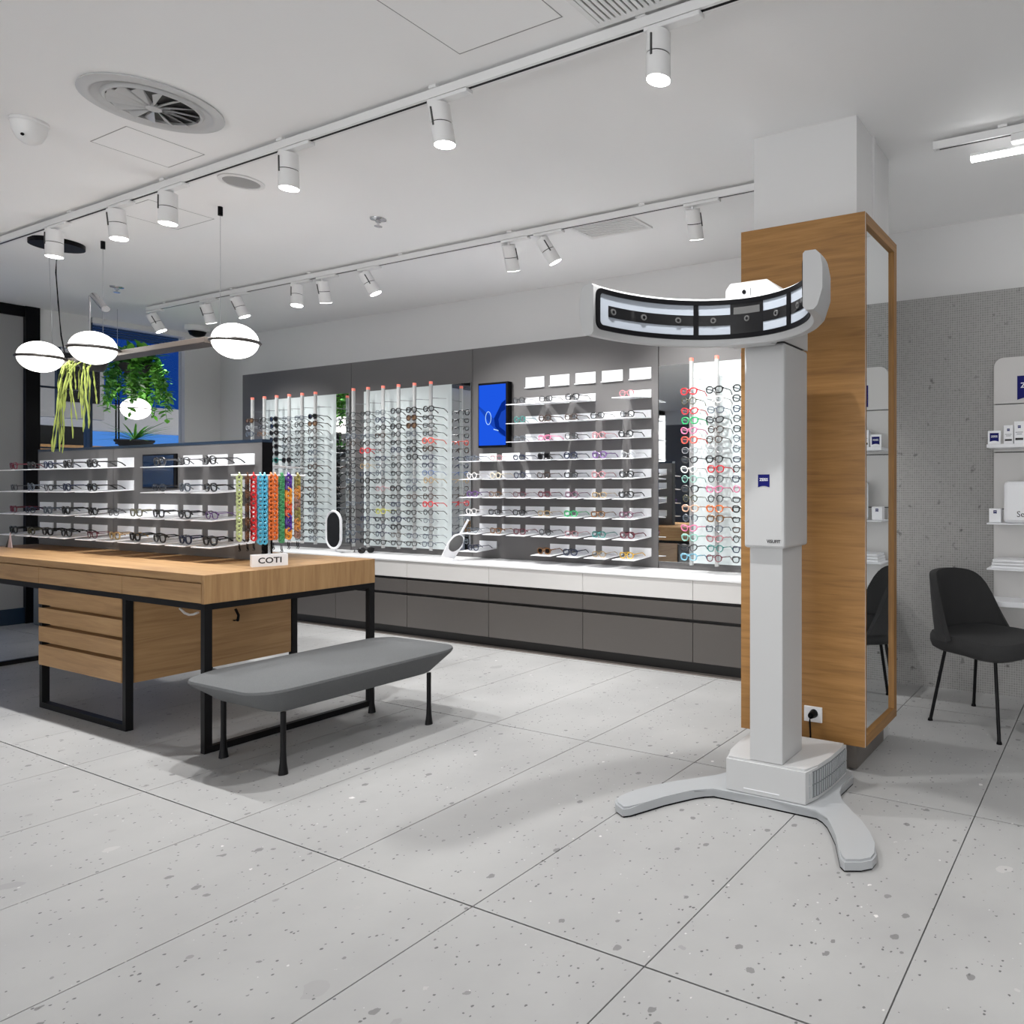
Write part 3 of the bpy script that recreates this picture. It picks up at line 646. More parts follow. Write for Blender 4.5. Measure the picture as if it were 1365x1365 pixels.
# ================================================================== WOOD PILLAR
KX0, KX1, KY0, KY1, KZ0, KZ1 = -1.540, -.955, 2.862, 3.330, .121, 2.352
col = struct(bx('wall_column', 'white', (-1.508, -1.015, 2.928, 3.40, 0, H)))
bx('joint_strip', 'white', (-1.0148, -1.004, 3.14, 3.17, KZ1, H), col)
bm = bmesh.new(); box(bm, -1.510, -1.013, 2.926, 3.0, 0.001, .12); box(bm, -1.510, -1.013, 3.0, 3.31, 0.001, .12); struct(ob('trim_6', bm, 'stone'))
K = thing('pillar_cladding', 'oak clad pillar sleeve with a framed mirror on one side', 'pillar', (-1.25, KY0, KZ0))
bx('front_board', 'oakx', (KX0, KX1, KY0, KY0+.02, KZ0, KZ1), K, .001)
bx('side_board', 'oakz', (KX0, KX0+.02, KY0+.0205, KY1, KZ0, KZ1), K)
bx('frame_rail', 'oaky', (KX1-.055, KX1, KY0+.0205, KY1, KZ1-.045, KZ1), K); bx('frame_rail', 'oaky', (KX1-.055, KX1, KY0+.0205, KY1, KZ0, KZ0+.045), K)
bx('frame_stile', 'oakz', (KX1-.055, KX1, KY1-.042, KY1, KZ0+.0455, KZ1-.0455), K)
bx('mirror_glass', 'mirror', (KX1-.026, KX1-.014, KY0+.0205, KY1-.0425, KZ0+.0455, KZ1-.0455), K)
bx('edge_strip', 'cabwhite', (KX1+.0001, KX1+.001, KY0, KY0+.003, KZ0, KZ1), K)
# socket and plug
S = thing('wall_socket', 'white wall socket with black plug on the oak pillar', 'socket', (-1.18, KY0, .23))
a = onY(1072, 940, KY0-.005); c = onY(1096, 964, KY0-.005)
bx('cover_plate', 'tray', (a.x, c.x, KY0-.009, KY0-.0005, c.z, a.z), S, .002)
pc = onY(1083.5, 952, KY0-.02)
bm = bmesh.new(); cyl(bm, (pc.x, KY0-.009, pc.z), (pc.x, KY0-.045, pc.z), .019, .013, 14); ob('plug', bm, 'black', S, True)
bm = bmesh.new(); tube(bm, [(pc.x, KY0-.045, pc.z), (pc.x, KY0-.055, pc.z-.02), (pc.x+.002, KY0-.05, pc.z-.08), (pc.x, KY0-.05, pc.z-.14), (pc.x-.004, KY0-.045, .012)], .004, 6); ob('power_cable', bm, 'black', S, True)

# ================================================================== FITTING DEVICE
DX, AR, AYC = -1.206, .378, 1.893
D = thing('fitting_device', 'white eyewear fitting terminal with curved camera arm on a column', 'device', (DX, 2.55, 0))
half = [(0, 2.422), (.215, 2.420), (.245, 2.402), (.275, 2.372), (.305, 2.33), (.345, 2.27), (.38, 2.20), (.408, 2.145), (.428, 2.128), (.475, 2.150), (.503, 2.178), (.505, 2.215), (.480, 2.275), (.442, 2.34), (.39, 2.408), (.33, 2.468), (.27, 2.535), (.232, 2.59), (.226, 2.65), (.232, 2.77), (.215, 2.815), (.16, 2.84), (0, 2.84)]
poly = [(DX+x, y) for x, y in half] + [(DX-x, y) for x, y in half[::-1][1:-1]]
bm = bmesh.new(); prism(bm, poly, .006, .038, None, .007); ob('foot_plate', bm, 'device_foot', D, True)
bm = bmesh.new(); prism(bm, [(DX+(x-DX)*.995, 2.5+(y-2.5)*.993) for x, y in poly], .0005, .0058); ob('foot_pad', bm, 'black', D)
bp = [(DX-.166, 2.430), (DX+.166, 2.430), (DX+.186, 2.50), (DX+.200, 2.60), (DX+.203, 2.70), (DX+.203, 2.765), (DX-.203, 2.765), (DX-.203, 2.70), (DX-.200, 2.60), (DX-.186, 2.50)]
bm = bmesh.new(); prism(bm, bp, .0402, .166, None, .008); bbx = ob('base_box', bm, 'device', D, True)
g = ob('vent_grille', (lambda b_: (prism(b_, [(DX+.168, 2.440), (DX+.1885, 2.505), (DX+.2018, 2.60), (DX+.205, 2.70), (DX+.205, 2.752), (DX+.198, 2.752), (DX+.16, 2.45)], .052, .150), b_)[1])(bmesh.new()), 'grill', D)
for i in range(20):
    y = 2.450+i*.0155; x = DX+(.168+(y-2.44)*.315 if y < 2.505 else .1885+(y-2.505)*.14 if y < 2.60 else .2018+(y-2.6)*.032)+.001
    for z0, z1 in ((.056, .098), (.104, .146)): bx('vent_slot', 'device_foot', (x-.004, x+.0025, y, y+.006, z0, z1), g)
bx('lower_column', 'device', (DX-.068, DX+.070, 2.437, 2.622, .1662, .985), D, .004)
bx('upper_housing', 'device', (DX-.083, DX+.086, 2.418, 2.642, .976, 1.742), D, .010)
bx('column_seam', 'slot', (DX-.0835, DX+.0865, 2.4175, 2.60, 1.7425, 1.7445), D)
def arc_pts(rad, phis): return [(DX+rad*math.sin(p), AYC+rad*math.cos(p)) for p in phis]
def sweep(prof, p0, p1, n=40, close=True):
    """cross-section (radial offset, z) swept around the arc"""
    bm = bmesh.new(); rg = []
    for i in range(n+1):
        ph = p0+(p1-p0)*i/n
        rg.append([bm.verts.new((DX+(AR+dr)*math.sin(ph), AYC+(AR+dr)*math.cos(ph), z)) for dr, z in prof])
    m_ = len(prof)
    for A, B_ in zip(rg, rg[1:]):
        for i in range(m_): bm.faces.new((A[i], A[(i+1) % m_], B_[(i+1) % m_], B_[i]))
    bm.faces.new(rg[0]); bm.faces.new(rg[-1][::-1]); return bm
PE = R(86)
prof = [(.003, 1.728), (.003, 1.880), (.010, 1.887), (.042, 1.887), (.056, 1.874), (.063, 1.840), (.063, 1.775), (.048, 1.728), (.036, 1.716), (.012, 1.716)]
ob('arm_shell', sweep(prof, -PE-R(1.6), PE+R(1.6), 48), 'device', D, True)
# black rim, light panels, camera band on the concave face
def face_band(name, m, z0, z1, pa, pb, r0, n=36): return ob(name, sweep([(r0, z0), (r0, z1), (.0035, z1), (.0035, z0)], pa, pb, n), m, D, True)
zt, zb = 1.878, 1.738
rad = .026
def rim():
    bm = bmesh.new(); outer = []; inner = []
    L0, L1 = -PE, PE
    def loop(inset, rr_):
        pts = []; s = 1/AR
        a0, a1 = L0+inset*s, L1-inset*s; b0, b1 = zb+inset, zt-inset
        for (cxp, czp, st) in ((a1-rr_*s, b1-rr_, 0), (a0+rr_*s, b1-rr_, 90), (a0+rr_*s, b0+rr_, 180), (a1-rr_*s, b0+rr_, 270)):
            for k in range(7):
                a = R(st+90*k/6); pts.append((cxp+rr_*math.cos(a)*s, czp+rr_*math.sin(a)))
            nx = {0: (a0+rr_*s, b1), 180: (a1-rr_*s, b0)}.get(st)
            if nx:
                st_p = pts[-1]
                for k in range(1, 40): pts.append((st_p[0]+(nx[0]-st_p[0])*k/40, st_p[1]))
        return pts
    o, i_ = loop(0, rad), loop(.0165, rad-.012)
    def P(q, r): return bm.verts.new((DX+(AR+r)*math.sin(q[0]), AYC+(AR+r)*math.cos(q[0]), q[1]))
    O = [P(q, -.003) for q in o]; I = [P(q, -.003) for q in i_]; O2 = [P(q, .004) for q in o]; I2 = [P(q, .004) for q in i_]; n = len(O)
    for k in range(n):
        j = (k+1) % n
        bm.faces.new((O[k], O[j], I[j], I[k])); bm.faces.new((O[j], O[k], O2[k], O2[j])); bm.faces.new((I[k], I[j], I2[j], I2[k])); bm.faces.new((I2[k], I2[j], O2[j], O2[k]))
    return bm
ob('face_rim', rim(), 'black', D, True)
def phi_at(px, z=1.80):
    best = None
    for i in range(-860, 861):
        p = R(i/10); X, Y = DX+AR*math.sin(p), AYC+AR*math.cos(p)
        d = -X*sn+Y*cs; x = PCX+FPX*(X*cs+Y*sn)/d
        if best is None or abs(x-px) < best[0]: best = (abs(x-px), p)
    return best[1]
face_band('light_panel', 'facepanel', zb+.012, zt-.012, -PE+.03, PE-.03, .001, 44)
zm = 1.806
face_band('camera_band', 'facedark', zm-.019, zm+.019, phi_at(811), PE-.07, -.0005, 40)
for a, c in ((924.5, 931), (1049, 1054)): face_band('divider', 'black', zb+.005, zt-.005, phi_at(a), phi_at(c), -.0025, 3)
face_band('sensor_block', 'facedark', zb+.010, zt-.010, phi_at(973.5), phi_at(1017), -.0012, 6)
face_band('sensor_window', 'lensgrey', zm+.018, zm+.043, phi_at(978), phi_at(1013), -.002, 5)
for px in (817, 858, 904, 951, 996, 1035, 1064):
    p = phi_at(px); c0 = Vector((DX+(AR-.0015)*math.sin(p), AYC+(AR-.0015)*math.cos(p), zm)); n_ = Vector((-math.sin(p), -math.cos(p), 0))
    bm = bmesh.new(); cyl(bm, c0-n_*.001, c0+n_*.003, .0115, .0105, 16); ln = ob('camera_lens', bm, 'lensgrey', D, True)
    bm = bmesh.new(); cyl(bm, c0+n_*.003, c0+n_*.0036, .0055, .005, 12); ob('lens_glass', bm, 'facedark', ln, True)
# neck and sensor head
bm = bmesh.new(); nk = [(2.275, 1.717), (2.275, 1.80), (2.315, 1.885), (2.60, 1.885), (2.642, 1.85), (2.642, 1.746), (2.38, 1.746), (2.34, 1.717)]
prism(bm, nk, DX-.082, DX+.085, lambda p: Vector((p.z, p.x, p.y)), 0); ob('arm_neck', bm, 'device', D)
bm = bmesh.new(); hp = [(DX-.098, 1.884), (DX-.098, 1.925), (DX-.078, 1.948), (DX+.07, 1.948), (DX+.15, 1.884)]
prism(bm, hp, 2.305, 2.46, lambda p: Vector((p.x, p.z, p.y)), .004); ob('sensor_head', bm, 'device', D)
bx('sensor_plate', 'tray', (DX-.04, DX+.005, 2.300, 2.3045, 1.895, 1.925), D, .001)
bm = bmesh.new(); cyl(bm, (DX-.018, 2.2995, 1.910), (DX-.018, 2.296, 1.910), .008, None, 14); ob('camera_lens', bm, 'facedark', D, True)
# badges
def shield(parent, cxp, y, cz, s, name='badge'):
    h_ = s/2; pts = [(cxp-h_, cz+h_), (cxp+h_, cz+h_), (cxp+h_, cz-h_)] + [(cxp+h_-s*k/8, cz-h_+.10*s*math.sin(math.pi*k/8)) for k in range(1, 8)] + [(cxp-h_, cz-h_)]
    o = flat(name, 'blue', pts[::-1], y, parent, .0006)
    text('lettering', 'ZEISS', s*.30, 'inkwhite', facing((cxp, y-.0008, cz+.09*s), (1, 0, 0), (0, 0, 1)), o, s*.006, 1.05)
    return o
b0 = onY(1018, 641, 2.417)
shield(D, b0.x, 2.4175, b0.z, .048)
b1 = onY(1031, 722, 2.417); text('lettering', 'VISUFIT', .017, 'ink', facing((b1.x, 2.4172, b1.z), (1, 0, 0), (0, 0, 1)), D, .0003, 1.0)
bx('base_label', 'tray', (DX-.09, DX+.06, 2.4290, 2.4298, .056, .059), D)

# ================================================================== CHAIR
fw = Vector((.88, -.48, 0)).normalized(); lf = Vector((-fw.y, fw.x, 0))
A_ = Vector((-.884, 3.704, 0)); B_ = Vector((-.726, 4.047, 0)); F_ = Vector((-.510, 3.499, 0)); G_ = F_+(B_-A_)
cc = (A_+B_+F_+G_)/4
CH = thing('shell_chair', 'dark grey upholstered shell chair with thin black legs', 'chair', cc)
def ch(x, y, z): return cc+fw*x+lf*y+Vector((0, 0, z))
bm = bmesh.new(); rg = []
seat = [(.86, .375), (.96, .39), (1.0, .42), (1.0, .445), (.97, .463), (.80, .472), (.4, .470)]
for s_, z in seat:
    ring = []
    for k in range(32):
        a = 2*math.pi*k/32; c_, s2 = math.cos(a), math.sin(a)
        x = .255*math.copysign(abs(c_)**.45, c_)*s_+.02; y = .245*math.copysign(abs(s2)**.45, s2)*s_*(1-.08*(c_ < 0))
        ring.append(bm.verts.new(ch(x, y, z)))
    rg.append(ring)
bm.faces.new(rg[0]); bm.faces.new(rg[-1])
for P_, Q_ in zip(rg, rg[1:]):
    for i in range(32): bm.faces.new((P_[i], P_[(i+1) % 32], Q_[(i+1) % 32], Q_[i]))
ob('seat', bm, 'chair', CH, True)
# backrest: wrapped shell
bm = bmesh.new(); NU, NV = 24, 12; inner = []; outer = []
for iv in range(NV+1):
    v = iv/NV; ri = []; ro = []
    for iu in range(NU+1):
        u = -1+2*iu/NU
        top = .770-.045*u*u-.175*abs(u)**6.5
        zb_ = .415+.03*abs(u)
        z = zb_+(top-zb_)*v
        wrap = R(82)*u*(1-.12*v)
        hv = (z-.44)/.365
        rx = .225-.02*hv; ry = .250-.022*hv
        x = .02-.235+.225-rx*math.cos(wrap)-.075*hv-.005; y = ry*math.sin(wrap)
        th_ = .026+.012*math.sin(math.pi*min(1, max(0, v)))*(1-abs(u))
        ri.append(bm.verts.new(ch(x+.018*math.cos(wrap), y*.93, z))); ro.append(bm.verts.new(ch(x-th_*math.cos(wrap), y*1.04, z-.004)))
    inner.append(ri); outer.append(ro)
for iv in range(NV):
    for iu in range(NU):
        bm.faces.new((inner[iv][iu], inner[iv][iu+1], inner[iv+1][iu+1], inner[iv+1][iu])); bm.faces.new((outer[iv][iu], outer[iv+1][iu], outer[iv+1][iu+1], outer[iv][iu+1]))
for iu in range(NU):
    bm.faces.new((inner[NV][iu], inner[NV][iu+1], outer[NV][iu+1], outer[NV][iu])); bm.faces.new((inner[0][iu], outer[0][iu], outer[0][iu+1], inner[0][iu+1]))
for iv in range(NV):
    bm.faces.new((inner[iv][0], inner[iv+1][0], outer[iv+1][0], outer[iv][0])); bm.faces.new((inner[iv][NU], outer[iv][NU], outer[iv+1][NU], inner[iv+1][NU]))
ob('backrest', bm, 'chair', CH, True)
for foot in (A_, B_, F_, G_):
    d = foot-cc; top = cc+d*.72+Vector((0, 0, .378))
    bm = bmesh.new(); tube(bm, [top, foot+(top-foot)*.03], .009, 10); lg = ob('leg', bm, 'blacksteel', CH, True)
    bm = bmesh.new(); cyl(bm, foot+Vector((0, 0, .0005)), foot+Vector((0, 0, .012)), .014, .011, 12); ob('glide', bm, 'black', lg, True)
bm = bmesh.new()
for a, b in ((A_, F_), (B_, G_), (A_, B_), (F_, G_)):
    tube(bm, [cc+(a-cc)*.72+Vector((0, 0, .372)), cc+(b-cc)*.72+Vector((0, 0, .372))], .008, 6)
ob('under_frame', bm, 'blacksteel', CH, True)

# ================================================================== RIGHT WALL DISPLAY
GX0, GX1 = -.655, .38; GY = PY+.018
V = thing('care_product_display', 'white rounded wall display with lens care shelves behind the chair', 'wall display', (-.15, GY, .3))
rc = .055
pts = [(GX1, .35), (GX1, 1.945)] + [(GX0+rc-rc*math.sin(R(90*k/6)), 1.945-rc+rc*math.cos(R(90*k/6))) for k in range(7)] + [(GX0, .35)]
zsp = [1.945, 1.675, 1.400, 1.075, .75, .35]
for i, (zu, zl) in enumerate(zip(zsp, zsp[1:])):
    bm = bmesh.new(); pl = pts[:-1] if i == 0 else []
    pp = [(GX1, zl+.006), (GX1, zu)] + ([q for q in pts[2:-1]] if i == 0 else [(GX0, zu)]) + [(GX0, zl+.006)]
    prism(bm, pp, GY-.03, GY-.0005, lambda p: Vector((p.x, p.z, p.y))); ob('back_board', bm, 'cabwhite', V)
bx('back_rail', 'slot', (GX0+.004, GX1, GY-.012, GY-.0002, .352, 1.70), V)
bgs = shield(V, GX0+.128+.068, GY-.0305, 1.767, .136)
for z, px, t_ in ((1.441, 1322, .02), (1.005, 1322, .008), (.755, 1313, .01), (.575, 1340, .03)):
    bx('shelf', 'tray', (GX0-.012, GX1, GY-.21, GY-.0305, z-t_, z), V, .002)
def carton(x0, x1, y0, y1, z0, z1, label, mark=True, rows_=True):
    t = thing('product_carton', label, 'box', ((x0+x1)/2, (y0+y1)/2, z0)); bx('carton', 'tray', (x0, x1, y0, y1, z0+.0005, z1), t, .002)
    w_ = x1-x0; c_ = (x0+x1)/2
    if mark: shield(t, c_, y0-.0003, z1-.25*(z1-z0), w_*.28)
    if rows_:
        for k, (zz, ww) in enumerate(((.50, .7), (.42, .5), (.16, .75))):
            flat('print', 'ink', [(c_-w_*ww/2, z0+(z1-z0)*zz), (c_+w_*ww/2, z0+(z1-z0)*zz), (c_+w_*ww/2, z0+(z1-z0)*(zz+(.02 if k < 2 else .10))), (c_-w_*ww/2, z0+(z1-z0)*(zz+(.02 if k < 2 else .10)))], y0-.0003, t, .0003)
    return t
ys = GY-.19
sg = thing('shelf_sign', 'small white sign with blue shield on the shelf end', 'sign', (GX0+.03, ys, 1.4415)); bx('sign_body', 'tray', (GX0-.008, GX0+.062, ys-.006, ys, 1.4415, 1.4415+.075), sg, .004); shield(sg, GX0+.027, ys-.0065, 1.479, .048)
carton(GX0+.075, GX0+.125, ys+.01, ys+.05, 1.4415, 1.545, 'small white carton beside the blue shield shelf sign')
carton(GX0+.130, GX0+.185, ys+.01, ys+.05, 1.4415, 1.565, 'taller white carton with small dark mark on the display shelf')
carton(GX0+.19, GX0+.24, ys+.01, ys+.05, 1.4415, 1.55, 'white carton next to the tallest carton on the shelf')
ct = carton(GX0-.005, GX0+.060, ys+.02, ys+.07, 1.0055, 1.085, 'squat white box with dark square on the middle shelf', True, False)
sb = thing('rounded_light_box', 'white rounded light box with dark lettering on the middle shelf', 'light box', (GX0+.17, ys, 1.0055))
bx('body', 'tray', (GX0+.078, GX0+.36, ys-.02, ys+.03, 1.0055, 1.235), sb, .02); text('lettering', 'Sec', .045, 'ink', facing((GX0+.178, ys-.0208, 1.055), (1, 0, 0), (0, 0, 1)), sb)
for k in range(3):
    o = tag(bx('flat_case', 'tray', (GX0+.01+.004*k, GX0+.42, GY-.20, GY-.05, .7555+k*.017, .7555+k*.017+.015), None, .002), 'flat white case, %s from the shelf in the stack behind the chair' % ORD[k+1], 'case', 'stack of flat white cases')

# ================================================================== THINGS ON THE COUNTER
def oval(cx_, cz_, hw, hh, k=32):
    out = []
    for i in range(k):
        a = 2*math.pi*i/k; c_, s_ = math.cos(a), math.sin(a)
        out.append((cx_+hw*c_, cz_+(hh-hw)*(1 if s_ >= 0 else -1)*(1 if abs(s_) > .02 else 0)+hw*s_))
    return out
mo = thing('counter_mirror', 'upright oval vanity mirror with white rim on the counter', 'mirror', (-6.318, 4.03, .6235))
mx, my, mz = -6.22, 4.03, .826
bm = bmesh.new(); tube(bm, [Vector((x, my, z)) for x, z in oval(mx, mz, .098, .162)], .011, 8, True); ob('rim', bm, 'tray', mo, True)
bm = bmesh.new(); o_ = oval(mx, mz, .092, .156); prism(bm, o_, my-.004, my+.006, lambda p: Vector((p.x, p.z, p.y))); ob('glass', bm, 'darkmirror', mo)
bm = bmesh.new(); prism(bm, [(mx+.07*math.cos(a), my+.045*math.sin(a)) for a in [2*math.pi*i/20 for i in range(20)]], .6235, .633); ob('foot', bm, 'tray', mo)
bm = bmesh.new(); tube(bm, [(mx, my+.02, .633), (mx, my+.018, .66), (mx, my+.013, .70)], .008, 6); ob('stem', bm, 'tray', mo, True)
tm = thing('tilted_mirror', 'round hand mirror leaning on a white holder on the counter', 'mirror', (-4.72, 3.99, .6235))
bdir = Vector((.30, .14, .94)).normalized(); side = Vector((.30, -.95, 0)).normalized(); o0 = Vector((-4.755, 3.99, .650))
bm = bmesh.new(); up_ = Vector((.46, .17, .87)).normalized(); nv = Vector((.99, -.10, 0)); side = up_.cross(nv).normalized(); nr = side.cross(up_)
def tmP(p): return o0+side*p.x+up_*p.y+nr*p.z
prism(bm, [(-.055, 0), (.055, 0), (.062, .12), (.045, .19), (0, .215), (-.045, .19), (-.062, .12)], -.006, .006, tmP); ob('holder', bm, 'tray', tm)
bm = bmesh.new(); prism(bm, [(.052*math.cos(a), .13+.072*math.sin(a)) for a in [2*math.pi*i/24 for i in range(24)]], .0062, .009, tmP); ob('glass', bm, 'darkmirror', tm)  # both glass faces toned dark in place of a dark reflection
bm = bmesh.new(); prism(bm, [(.052*math.cos(a), .13+.072*math.sin(a)) for a in [2*math.pi*i/24 for i in range(24)]], -.009, -.0062, tmP); ob('glass', bm, 'darkmirror', tm)
bm = bmesh.new(); tube(bm, [tmP(Vector((0, .205, 0))), tmP(Vector((0, .34, 0)))], .009, 8); ob('handle', bm, 'tray', tm, True)
bx('foot', 'tray', (-4.80, -4.70, 3.95, 4.04, .6235, .63), tm)
eyeglasses((-5.93, 4.13, .6235), 'bold', 'black', 'black sunglasses lying open on the white counter below the rods', 'sunglasses on the counter', 'sunlens', R(70))

# ================================================================== CEILING
def track(name_lab, x0, x1, y):
    t = thing('light_track', name_lab, 'light track', ((x0+x1)/2, y, H-.04))
    bm = bmesh.new(); box(bm, x0, x1, y-.017, y-.006, H-.046, H-.012); box(bm, x0, x1, y+.006, y+.017, H-.046, H-.012); box(bm, x0, x1, y-.006, y+.006, H-.024, H-.012); ob('rail', bm, 'lampwhite', t)
    bx('slot', 'black', (x0+.02, x1, y-.0056, y+.0056, H-.0458, H-.0245), t)
    bx('end_cap', 'lampwhite', (x0-.006, x0-.0005, y-.018, y+.018, H-.047, H-.011), t)
    x = x0+.3
    while x < x1:
        bx('clip', 'lampwhite', (x-.02, x+.02, y-.024, y+.024, H-.0118, H-.0005), t); x += 1.0
    return t
track('long white light track above the oak table', -6.75, 1.9, 2.005)
track('white light track running in front of the display wall', -7.72, -1.52, 3.345)
track('short white light track with linear lamp near the mosaic wall', -.765, 2.3, 3.30)
def spotlamp(x, y, d, label, group, watt, on=True, ssize=105, off=0.):
    t = thing('track_spotlight', label, 'spotlight', (x, y, H-.047), 0, group)
    d = Vector(d).normalized(); zt_ = H-.0475
    bx('adapter', 'lampwhite', (x-.05, x+.17, y-.017, y+.017, zt_-.016, zt_), t, .003)
    c0 = Vector((x, y, zt_-.03)); c0 = Vector((x, y, zt_-.026))-d*.0+Vector((0, 0, -.045*(1-abs(d.z))))
    bm = bmesh.new(); cyl(bm, (x, y, zt_-.016), c0+d*.02, .008, None, 8); ob('stem', bm, 'lampwhite', t, True)
    L = .155; r_ = .041
    bm = bmesh.new(); cyl(bm, c0, c0+d*.072, r_, None, 28); ob('upper_body', bm, 'lampwhite', t, True)
    bm = bmesh.new(); cyl(bm, c0+d*.072, c0+d*.076, r_*.94, None, 28); ob('groove', bm, 'black', t, True)
    bm = bmesh.new(); cyl(bm, c0+d*.076, c0+d*L, r_, None, 28, True); ob('lower_body', bm, 'lampwhite', t, True)
    bm = bmesh.new(); a_, b_ = frame_of(d); s_ = a_
    cyl(bm, c0+d*.02+s_*(r_+.001), c0+d*.09+s_*(r_+.001), .004, None, 6); ob('hinge', bm, 'slot', t, True)
    bm = bmesh.new(); cyl(bm, c0+d*(L+.0003), c0+d*(L+.0015), r_*.93, None, 28); ob('lamp_lens', bm, 'glow' if on else 'lampwhite', t, True)
    ld = bpy.data.lights.new('spot', 'SPOT'); ld.energy = watt; ld.spot_size = R(ssize); ld.spot_blend = .7; ld.shadow_soft_size = .022; ld.color = (1, .99, .975)
    lo = bpy.data.objects.new('lamp_light', ld); C.objects.link(lo); lo.location = c0+d*(L+.006); lo.rotation_euler = d.to_track_quat('-Z', 'Y').to_euler()
    lo.parent = t; lo.matrix_parent_inverse = worldmat(t).inverted()
G1 = 'spotlights on the track above the table'
s1 = [(-1.392, (0, 0, -1)), (-2.44, (.10, .10, -1)), (-3.42, (0, .02, -1)), (-4.44, (0, 0, -1)), (-4.97, (.08, .06, -1)), (-5.69, (0, 0, -1))]
lab1 = ['white spotlight nearest the wooden pillar on the table track', 'white spotlight tilted slightly, second from the pillar on the table track', 'white spotlight beside the round ceiling speaker, on the table track', 'white spotlight between speaker and pendant, on the table track', 'white spotlight above the pendant lamp bar, on the table track', 'white spotlight in front of the black pendant canopy']
for (x, d), lb in zip(s1, lab1): spotlamp(x, 2.005, d, lb, G1, SPOT_W)
spotlamp(.2, 2.005, (.05, -.05, -1), 'white spotlight over the aisle on the table track', G1, SPOT_W); spotlamp(1.5, 2.005, (.05, -.05, -1), 'white spotlight over the far aisle on the table track', G1, SPOT_W)  # two unseen lamps added past the frame for more light
G2 = 'spotlights on the track before the display wall'
s2 = [(-7.68, (.28, .42, -1)), (-6.84, (-.12, .40, -1)), (-6.40, (.22, .36, -1)), (-5.60, (.10, -.06, -1)), (-5.30, (-.15, .30, -1)), (-4.83, (.36, .42, -1)), (-3.45, (-.16, .46, -1)), (-3.18, (.40, .50, -1)), (-2.10, (-.12, .50, -1))]
for i, (x, d) in enumerate(s2): spotlamp(x, 3.345, d, 'white tilted spotlight, %s from the window on the wall track' % ORD[i+1], G2, WALL_W*(.75, .7, .7, .9, .9, 1.35, 1.35, 1.35, 1.1)[i], True, 95)
ll = thing('linear_lamp', 'bright linear lamp below the short track', 'lamp', (.2, 3.345, 2.70))
bx('diffuser', 'led', (-.612, .9, 3.335, 3.362, 2.688, 2.704), ll); bx('housing', 'lampwhite', (-.612, .9, 3.333, 3.364, 2.7045, 2.716), ll)
bx('adapter', 'lampwhite', (-.43, -.27, 3.285, 3.345, 2.7165, 2.748), ll); bx('adapter', 'lampwhite', (.55, .71, 3.285, 3.345, 2.7165, 2.748), ll)

# swirl diffuser
dc = Vector((-3.626*.998, 1.585, H)); 
Df = thing('swirl_diffuser', 'large round swirl air diffuser with radial vanes in the ceiling', 'air vent', dc)
TL = lambda p: dc+Vector((p.x*.74, p.y*.74, p.z))
bm = bmesh.new(); lathe(bm, [(.315, -.0005), (.318, -.008), (.275, -.014), (.262, -.012), (.235, .0-.0008)], 48, TL); ob('flange', bm, 'device', Df, True)
bm = bmesh.new(); lathe(bm, [(.262, -.013), (.245, -.005), (.225, -.0032), (.214, -.014), (.204, -.014), (.204, -.002)], 48, TL); ob('bowl_ring', bm, 'device', Df, True)
bm = bmesh.new(); lathe(bm, [(0, -.0035), (.203, -.0035), (.203, -.001), (0, -.001)], 32, TL); ob('dark_core', bm, 'slot', Df)
for k in range(14):
    a = 2*math.pi*k/14; u_ = Vector((math.cos(a), math.sin(a), 0)); w_ = Vector((-math.sin(a), math.cos(a), 0))
    bm = bmesh.new(); q = [dc+u_*.026+Vector((0, 0, -.020)), dc+u_*.148+Vector((0, 0, -.024)), dc+u_*.148+w_*.036+Vector((0, 0, -.005)), dc+u_*.026+w_*.008+Vector((0, 0, -.005))]
    lo_ = [bm.verts.new(p) for p in q]; hi_ = [bm.verts.new(p+Vector((0, 0, .0012))) for p in q]; bm.faces.new(lo_); bm.faces.new(hi_[::-1])
    for i in range(4): bm.faces.new((lo_[i], lo_[(i+1) % 4], hi_[(i+1) % 4], hi_[i]))
    ob('vane', bm, 'device', Df)
bm = bmesh.new(); lathe(bm, [(0, -.024), (.036, -.022), (.038, -.006), (0, -.006)], 20, TL); ob('hub', bm, 'device', Df, True)
# round speaker
sc_ = Vector((-4.125, 2.184, H)); TS = lambda p: sc_+Vector((p.x*.61, p.y*.61, p.z))
Sp = thing('ceiling_speaker', 'round flush ceiling speaker with grey mesh', 'speaker', sc_)
bm = bmesh.new(); lathe(bm, [(.166, -.0005), (.166, -.006), (.135, -.008), (.132, -.003), (.132, -.0005)], 40, TS); ob('bezel', bm, 'lampwhite', Sp, True)
bm = bmesh.new(); lathe(bm, [(0, -.005), (.1315, -.004), (.1315, -.001), (0, -.001)], 40, TS); ob('mesh_grille', bm, mat('speaker_mesh', (.35, .35, .35), .8), Sp, True)
# dome sensor + dome camera
dm = Vector((-4.275, 1.425, H)); TD = lambda p: dm+Vector((p.x*.70, p.y*.70, p.z*1.0))
Dm = thing('dome_sensor', 'white dome camera fixed to the ceiling near the diffuser', 'camera', dm)
bm = bmesh.new(); lathe(bm, [(.090, -.0005), (.092, -.012), (.086, -.016), (0, -.016)], 32, TD); ob('base', bm, 'lampwhite', Dm, True)
bm = bmesh.new(); lathe(bm, [(.086, -.0162), (.078, -.050), (.058, -.082), (.030, -.098), (0, -.102)], 32, TD); ob('dome', bm, 'lampwhite', Dm, True)
bm = bmesh.new(); cyl(bm, TD(Vector((.045, -.045, -.075))), TD(Vector((.049, -.049, -.079))), .006, None, 10); ob('lens', bm, 'black', Dm, True)
d2 = Vector((-8.25, 3.97, H)); T2 = lambda p: d2+p
Dm2 = thing('dome_camera', 'small black-eyed dome camera on the ceiling by the window', 'camera', d2)
